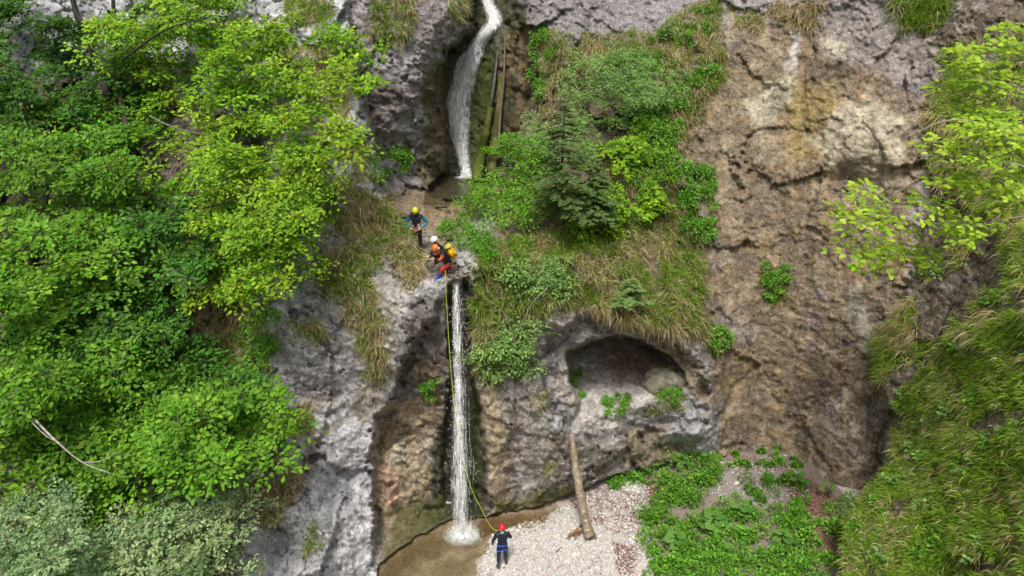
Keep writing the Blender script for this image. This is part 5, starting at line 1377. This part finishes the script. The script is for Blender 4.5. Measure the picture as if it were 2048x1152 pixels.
    for v in bm.verts:
        k = 1.07 if v.co.z < .08 else 1
        rib = 1 + .03 * (abs(v.co.x) < .35) * (v.co.z > .2)
        c = Vector((v.co.x * .118 * k, v.co.y * .142 * k, v.co.z * .125 * rib)); v.co = hd + up * .045 + sd * c.x + f_ * c.y + up * c.z
    m_ = bpy.data.meshes.new("helmet"); bm.to_mesh(m_); bm.free()
    m_.polygons.foreach_set("use_smooth", np.ones(len(m_.polygons), bool))
    h = obj("helmet", m_, body, helm("helmet_shell", helmet_rgb))
    mb = MB(); a = np.linspace(0, math.pi, 9)
    pts = [hd + sd * (.092 * math.cos(t)) - up * (.10 * math.sin(t)) + f_ * .03 for t in a]
    v_, f2 = tube([p[:] for p in pts], .009, 5); mb.add(v_, f2, np.array((.02, .02, .02))); obj("chin_strap", mb.mesh("chin_strap"), h, M_BLACK)
    if hood: small("hood", P["neck"] - base + up * .015 - f_ * .02, (.075, .07, .06), hood)
    return body, base, P

def harness(body, base, P, mat_, fwd):
    """waist belt and two leg loops"""
    mb = MB(); pv = P["pelvis"]; ax = (P["belly"] - pv).normalized(); f_ = Vector(fwd).normalized(); f_ = (f_ - ax * f_.dot(ax)).normalized(); sd = f_.cross(ax)
    def ring(c, ax_, a_, b_, rx, ry, w):
        th = np.linspace(0, 2 * np.pi, 21); pts = [np.array((c + a_ * (rx * math.cos(t)) + b_ * (ry * math.sin(t)))[:]) for t in th]
        v_, f2 = tube(pts, w, 6, cap=False); mb_ = MB(); mb_.add(v_, f2); return mb_
    belt = ring(pv + ax * .05 - base, ax, sd, f_, .165, .125, .022); belt = obj("harness", belt.mesh("harness", smooth=True), body, mat_)
    for s in "LR":
        hp, kn = P["hp" + s], P["kn" + s]; d = (kn - hp).normalized(); a_ = d.cross(f_ if abs(d.dot(f_)) < .9 else sd).normalized(); b_ = d.cross(a_)
        lp = ring(hp + d * .13 - base, d, a_, b_, .092, .092, .018); obj("leg_loop", lp.mesh("leg_loop", smooth=True), belt, mat_)
    M_ST = mat_plain("steel", (.5, .5, .52), .3, .6, .05); th = np.linspace(0, 2 * np.pi, 13); c = pv + ax * .03 + f_ * .17 - base
    for k in range(2):
        pts = [np.array((c + sd * (.03 * k + .02 * math.cos(t)) + ax * (.05 * math.sin(t) - .05))[:]) for t in th]; v_, f2 = tube(pts, .007, 5, cap=False); m2 = MB(); m2.add(v_, f2); obj("carabiner", m2.mesh("carabiner"), belt, M_ST)

def standing(pos, face_deg, arms, h=1.76):
    """local pose (person faces +y, x to the right) placed in the world"""
    k = h / 1.76; a = math.radians(face_deg)
    J = {"pelvis": (0, 0, .96), "chest": (0, .0, 1.34), "neck": (0, .01, 1.49), "head": (0, .03, 1.63), "shL": (-.19, 0, 1.43), "shR": (.19, 0, 1.43),
         "hpL": (-.095, 0, .90), "hpR": (.095, 0, .90), "knL": (-.12, .03, .49), "knR": (.11, .02, .49), "anL": (-.13, 0, .09), "anR": (.12, -.02, .09), "toL": (-.15, .16, .035), "toR": (.15, .14, .035)}
    J.update(arms)
    out = {}
    for n_, (x, y, z) in J.items():
        out[n_] = (pos[0] + (x * math.cos(a) - y * math.sin(a)) * k, pos[1] + (x * math.sin(a) + y * math.cos(a)) * k, pos[2] + z * k)
    return out
std = lambda t, **kw: dict({"torso": t, "hip": t, "upper": t, "sleeve": t, "fore": t, "hand": SKIN, "thigh": t, "shin": t, "shoe": M_SHOE, "head": SKIN, "neck": t}, **kw)
# belayer on the gravel, seen from behind
p1 = on_z(1005, 1134, 0.02)
J = standing(p1, 8, {"elL": (-.31, .0, 1.17), "wrL": (-.32, .13, .95), "elR": (.31, .05, 1.18), "wrR": (.10, .27, 1.22), "anL": (-.15, -.08, .09), "toL": (-.20, .07, .035), "anR": (.13, .12, .09), "toR": (.17, .26, .035), "knR": (.12, .11, .50), "knL": (-.13, .0, .49)})
b1, base1, P1 = person("person in a dark suit and red helmet standing on the gravel", J, std(M_NAVY, thigh=M_JEAN, shin=M_JEAN, hand=M_BLACK), (.62, .02, .03), (-.12, 1, .0), 1, M_HOOD)
harness(b1, base1, P1, M_WEB, (-.12, 1, 0))
# watcher with hands on hips by the stream
p2 = at(836, 506, 24.7); p2 = (p2[0], 24.7, p2[2])
J = standing(p2, 176, {"elL": (-.41, -.08, 1.15), "wrL": (-.20, .13, 1.02), "elR": (.41, -.08, 1.15), "wrR": (.20, .13, 1.02), "head": (0, .06, 1.62)})
b2, base2, P2 = person("person with yellow helmet and blue sleeves, hands on hips by the stream", J, std(M_BLACK, upper=M_BLUE, sleeve=M_BLUE, fore=M_BLUE), (.60, .66, .03), (.05, -1, -.35), 2)
harness(b2, base2, P2, M_WEBR, (.05, -1, 0))
# abseiler at the lip
J = dict(pelvis=V(898, 527, 22.55), chest=V(890, 506, 22.45), neck=V(882, 500, 22.4), head=V(873, 497, 22.35), shL=V(887, 508, 22.25), elL=V(881, 520, 22.12), wrL=V(871, 519, 22.25),
         shR=V(886, 501, 22.62), elR=V(873, 508, 22.6), wrR=V(862, 511, 22.6), hpL=V(897, 532, 22.45), knL=V(884, 537, 22.12), anL=V(877, 557, 22.2), toL=V(868, 561, 22.2),
         hpR=V(899, 531, 22.65), knR=V(892, 543, 22.4), anR=V(881, 549, 22.5), toR=V(873, 551, 22.5))
b3, base3, P3 = person("person in a red and black suit and orange helmet abseiling at the lip", J, std(M_BLACK, shin=M_RED, thigh=M_RED, sleeve=M_ORG, shoe=M_SHOEB, hip=M_BLACK), (.80, .17, .02), (-1, -.3, -.4), 3)
harness(b3, base3, P3, M_BLACK, (-1, -.1, .2))
# helper crouching behind
J = dict(pelvis=V(884, 508, 23.6), chest=V(877, 494, 23.4), neck=V(872, 488, 23.35), head=V(869, 481, 23.3), shL=V(870, 496, 23.2), elL=V(862, 506, 23.0), wrL=V(858, 512, 22.85),
         shR=V(882, 494, 23.55), elR=V(872, 506, 23.3), wrR=V(862, 513, 23.0), hpL=V(880, 511, 23.55), knL=V(870, 510, 23.25), anL=V(874, 524, 23.4), toL=V(868, 526, 23.3),
         hpR=V(887, 510, 23.7), knR=V(880, 507, 23.35), anR=V(884, 522, 23.6), toR=V(878, 524, 23.5))
b4, base4, P4 = person("person in a dark suit and white helmet crouching behind the abseiler", J, std(M_BLACK), (.78, .77, .74), (-.8, -.5, -.5), 4)
# yellow pack on the abseiler's back
pk = V(896, 507, 22.62); axb = (V(903, 521, 22.62) - V(888, 492, 22.5)).normalized(); out_ = Vector((.75, .1, .45)); out_ = (out_ - axb * out_.dot(axb)).normalized(); sdb = axb.cross(out_)
pk = pk + out_ * .10
bag = empty("backpack", pk); tag(bag, "yellow canyoning backpack on the abseiler's back", "backpack")
def rbox(nm, c, h, mat_, par, bev=.06):
    bm = bmesh.new(); bmesh.ops.create_cube(bm, size=2)
    for v in bm.verts: v.co = Vector((v.co.x * h[0], v.co.y * h[1], v.co.z * h[2]))
    bmesh.ops.bevel(bm, geom=list(bm.edges), offset=bev, segments=3, affect='EDGES')
    for v in bm.verts:
        p = Vector(c) + v.co; v.co = sdb * p.x + out_ * p.y + axb * p.z
    m_ = bpy.data.meshes.new(nm); bm.to_mesh(m_); bm.free(); m_.polygons.foreach_set("use_smooth", np.ones(len(m_.polygons), bool)); return obj(nm, m_, par, mat_)
M_YEL = mat_plain("pack_yellow", (.78, .42, .01), .5, .35, .12)
rbox("pack_body", (0, 0, .02), (.175, .135, .27), M_YEL, bag, .10); rbox("lid", (0, .01, -.265), (.15, .12, .04), mat_plain("pack_lid", (.5, .5, .06), .5, .3, .1), bag, .035)
rbox("pocket", (0, .13, .08), (.12, .03, .11), M_YEL, bag, .025)
for s in (-1, 1): rbox("strap", (s * .08, -.11, -.02), (.02, .015, .22), M_BLACK, bag, .01)

# ------------------------------------------------------------------ ropes
M_ROPE = mat_plain("rope_yellow", (.55, .68, .03), .6, .3, .15, 60)
def rope(label, pts, rad=.013, n=70):
    C = bez(pts, n); v, f = tube(C, rad, 6); mb = MB(); mb.add(v - C[-1], f)
    return tag(obj("rope", mb.mesh("rope", smooth=True), None, M_ROPE, C[-1]), label, "rope", "yellow climbing ropes")
hand = P1["paR"]; h1 = np.array(hand[:]); p3h = np.array(P3["pelvis"][:]) + np.array([-.12, -.12, -.02])
rope("long yellow rope running from the abseiler down to the belayer", [p3h, at(891,560,21.8), at(894,620,21.4), at(899,700,20.9), at(907,800,20.3), at(920,890,19.9), at(942,975,19.5), at(964,1020,19.3), at(984,1056,19.15), h1], .0085)
rope("lowest short yellow rope from the grass edge to the abseiler's hand", [at(838,519,22.75), at(855,519,22.5), np.array(P3["paL"][:])], .012, 12)
rope("middle short yellow rope from the grass edge to the helper's hands", [at(838,514,22.9), at(850,514,22.8), np.array(P4["paL"][:])], .012, 12)
rope("uppermost short yellow rope slanting to the helper's hands", [at(836,503,23.1), at(848,508,22.95), np.array(P4["paR"][:])], .012, 12)
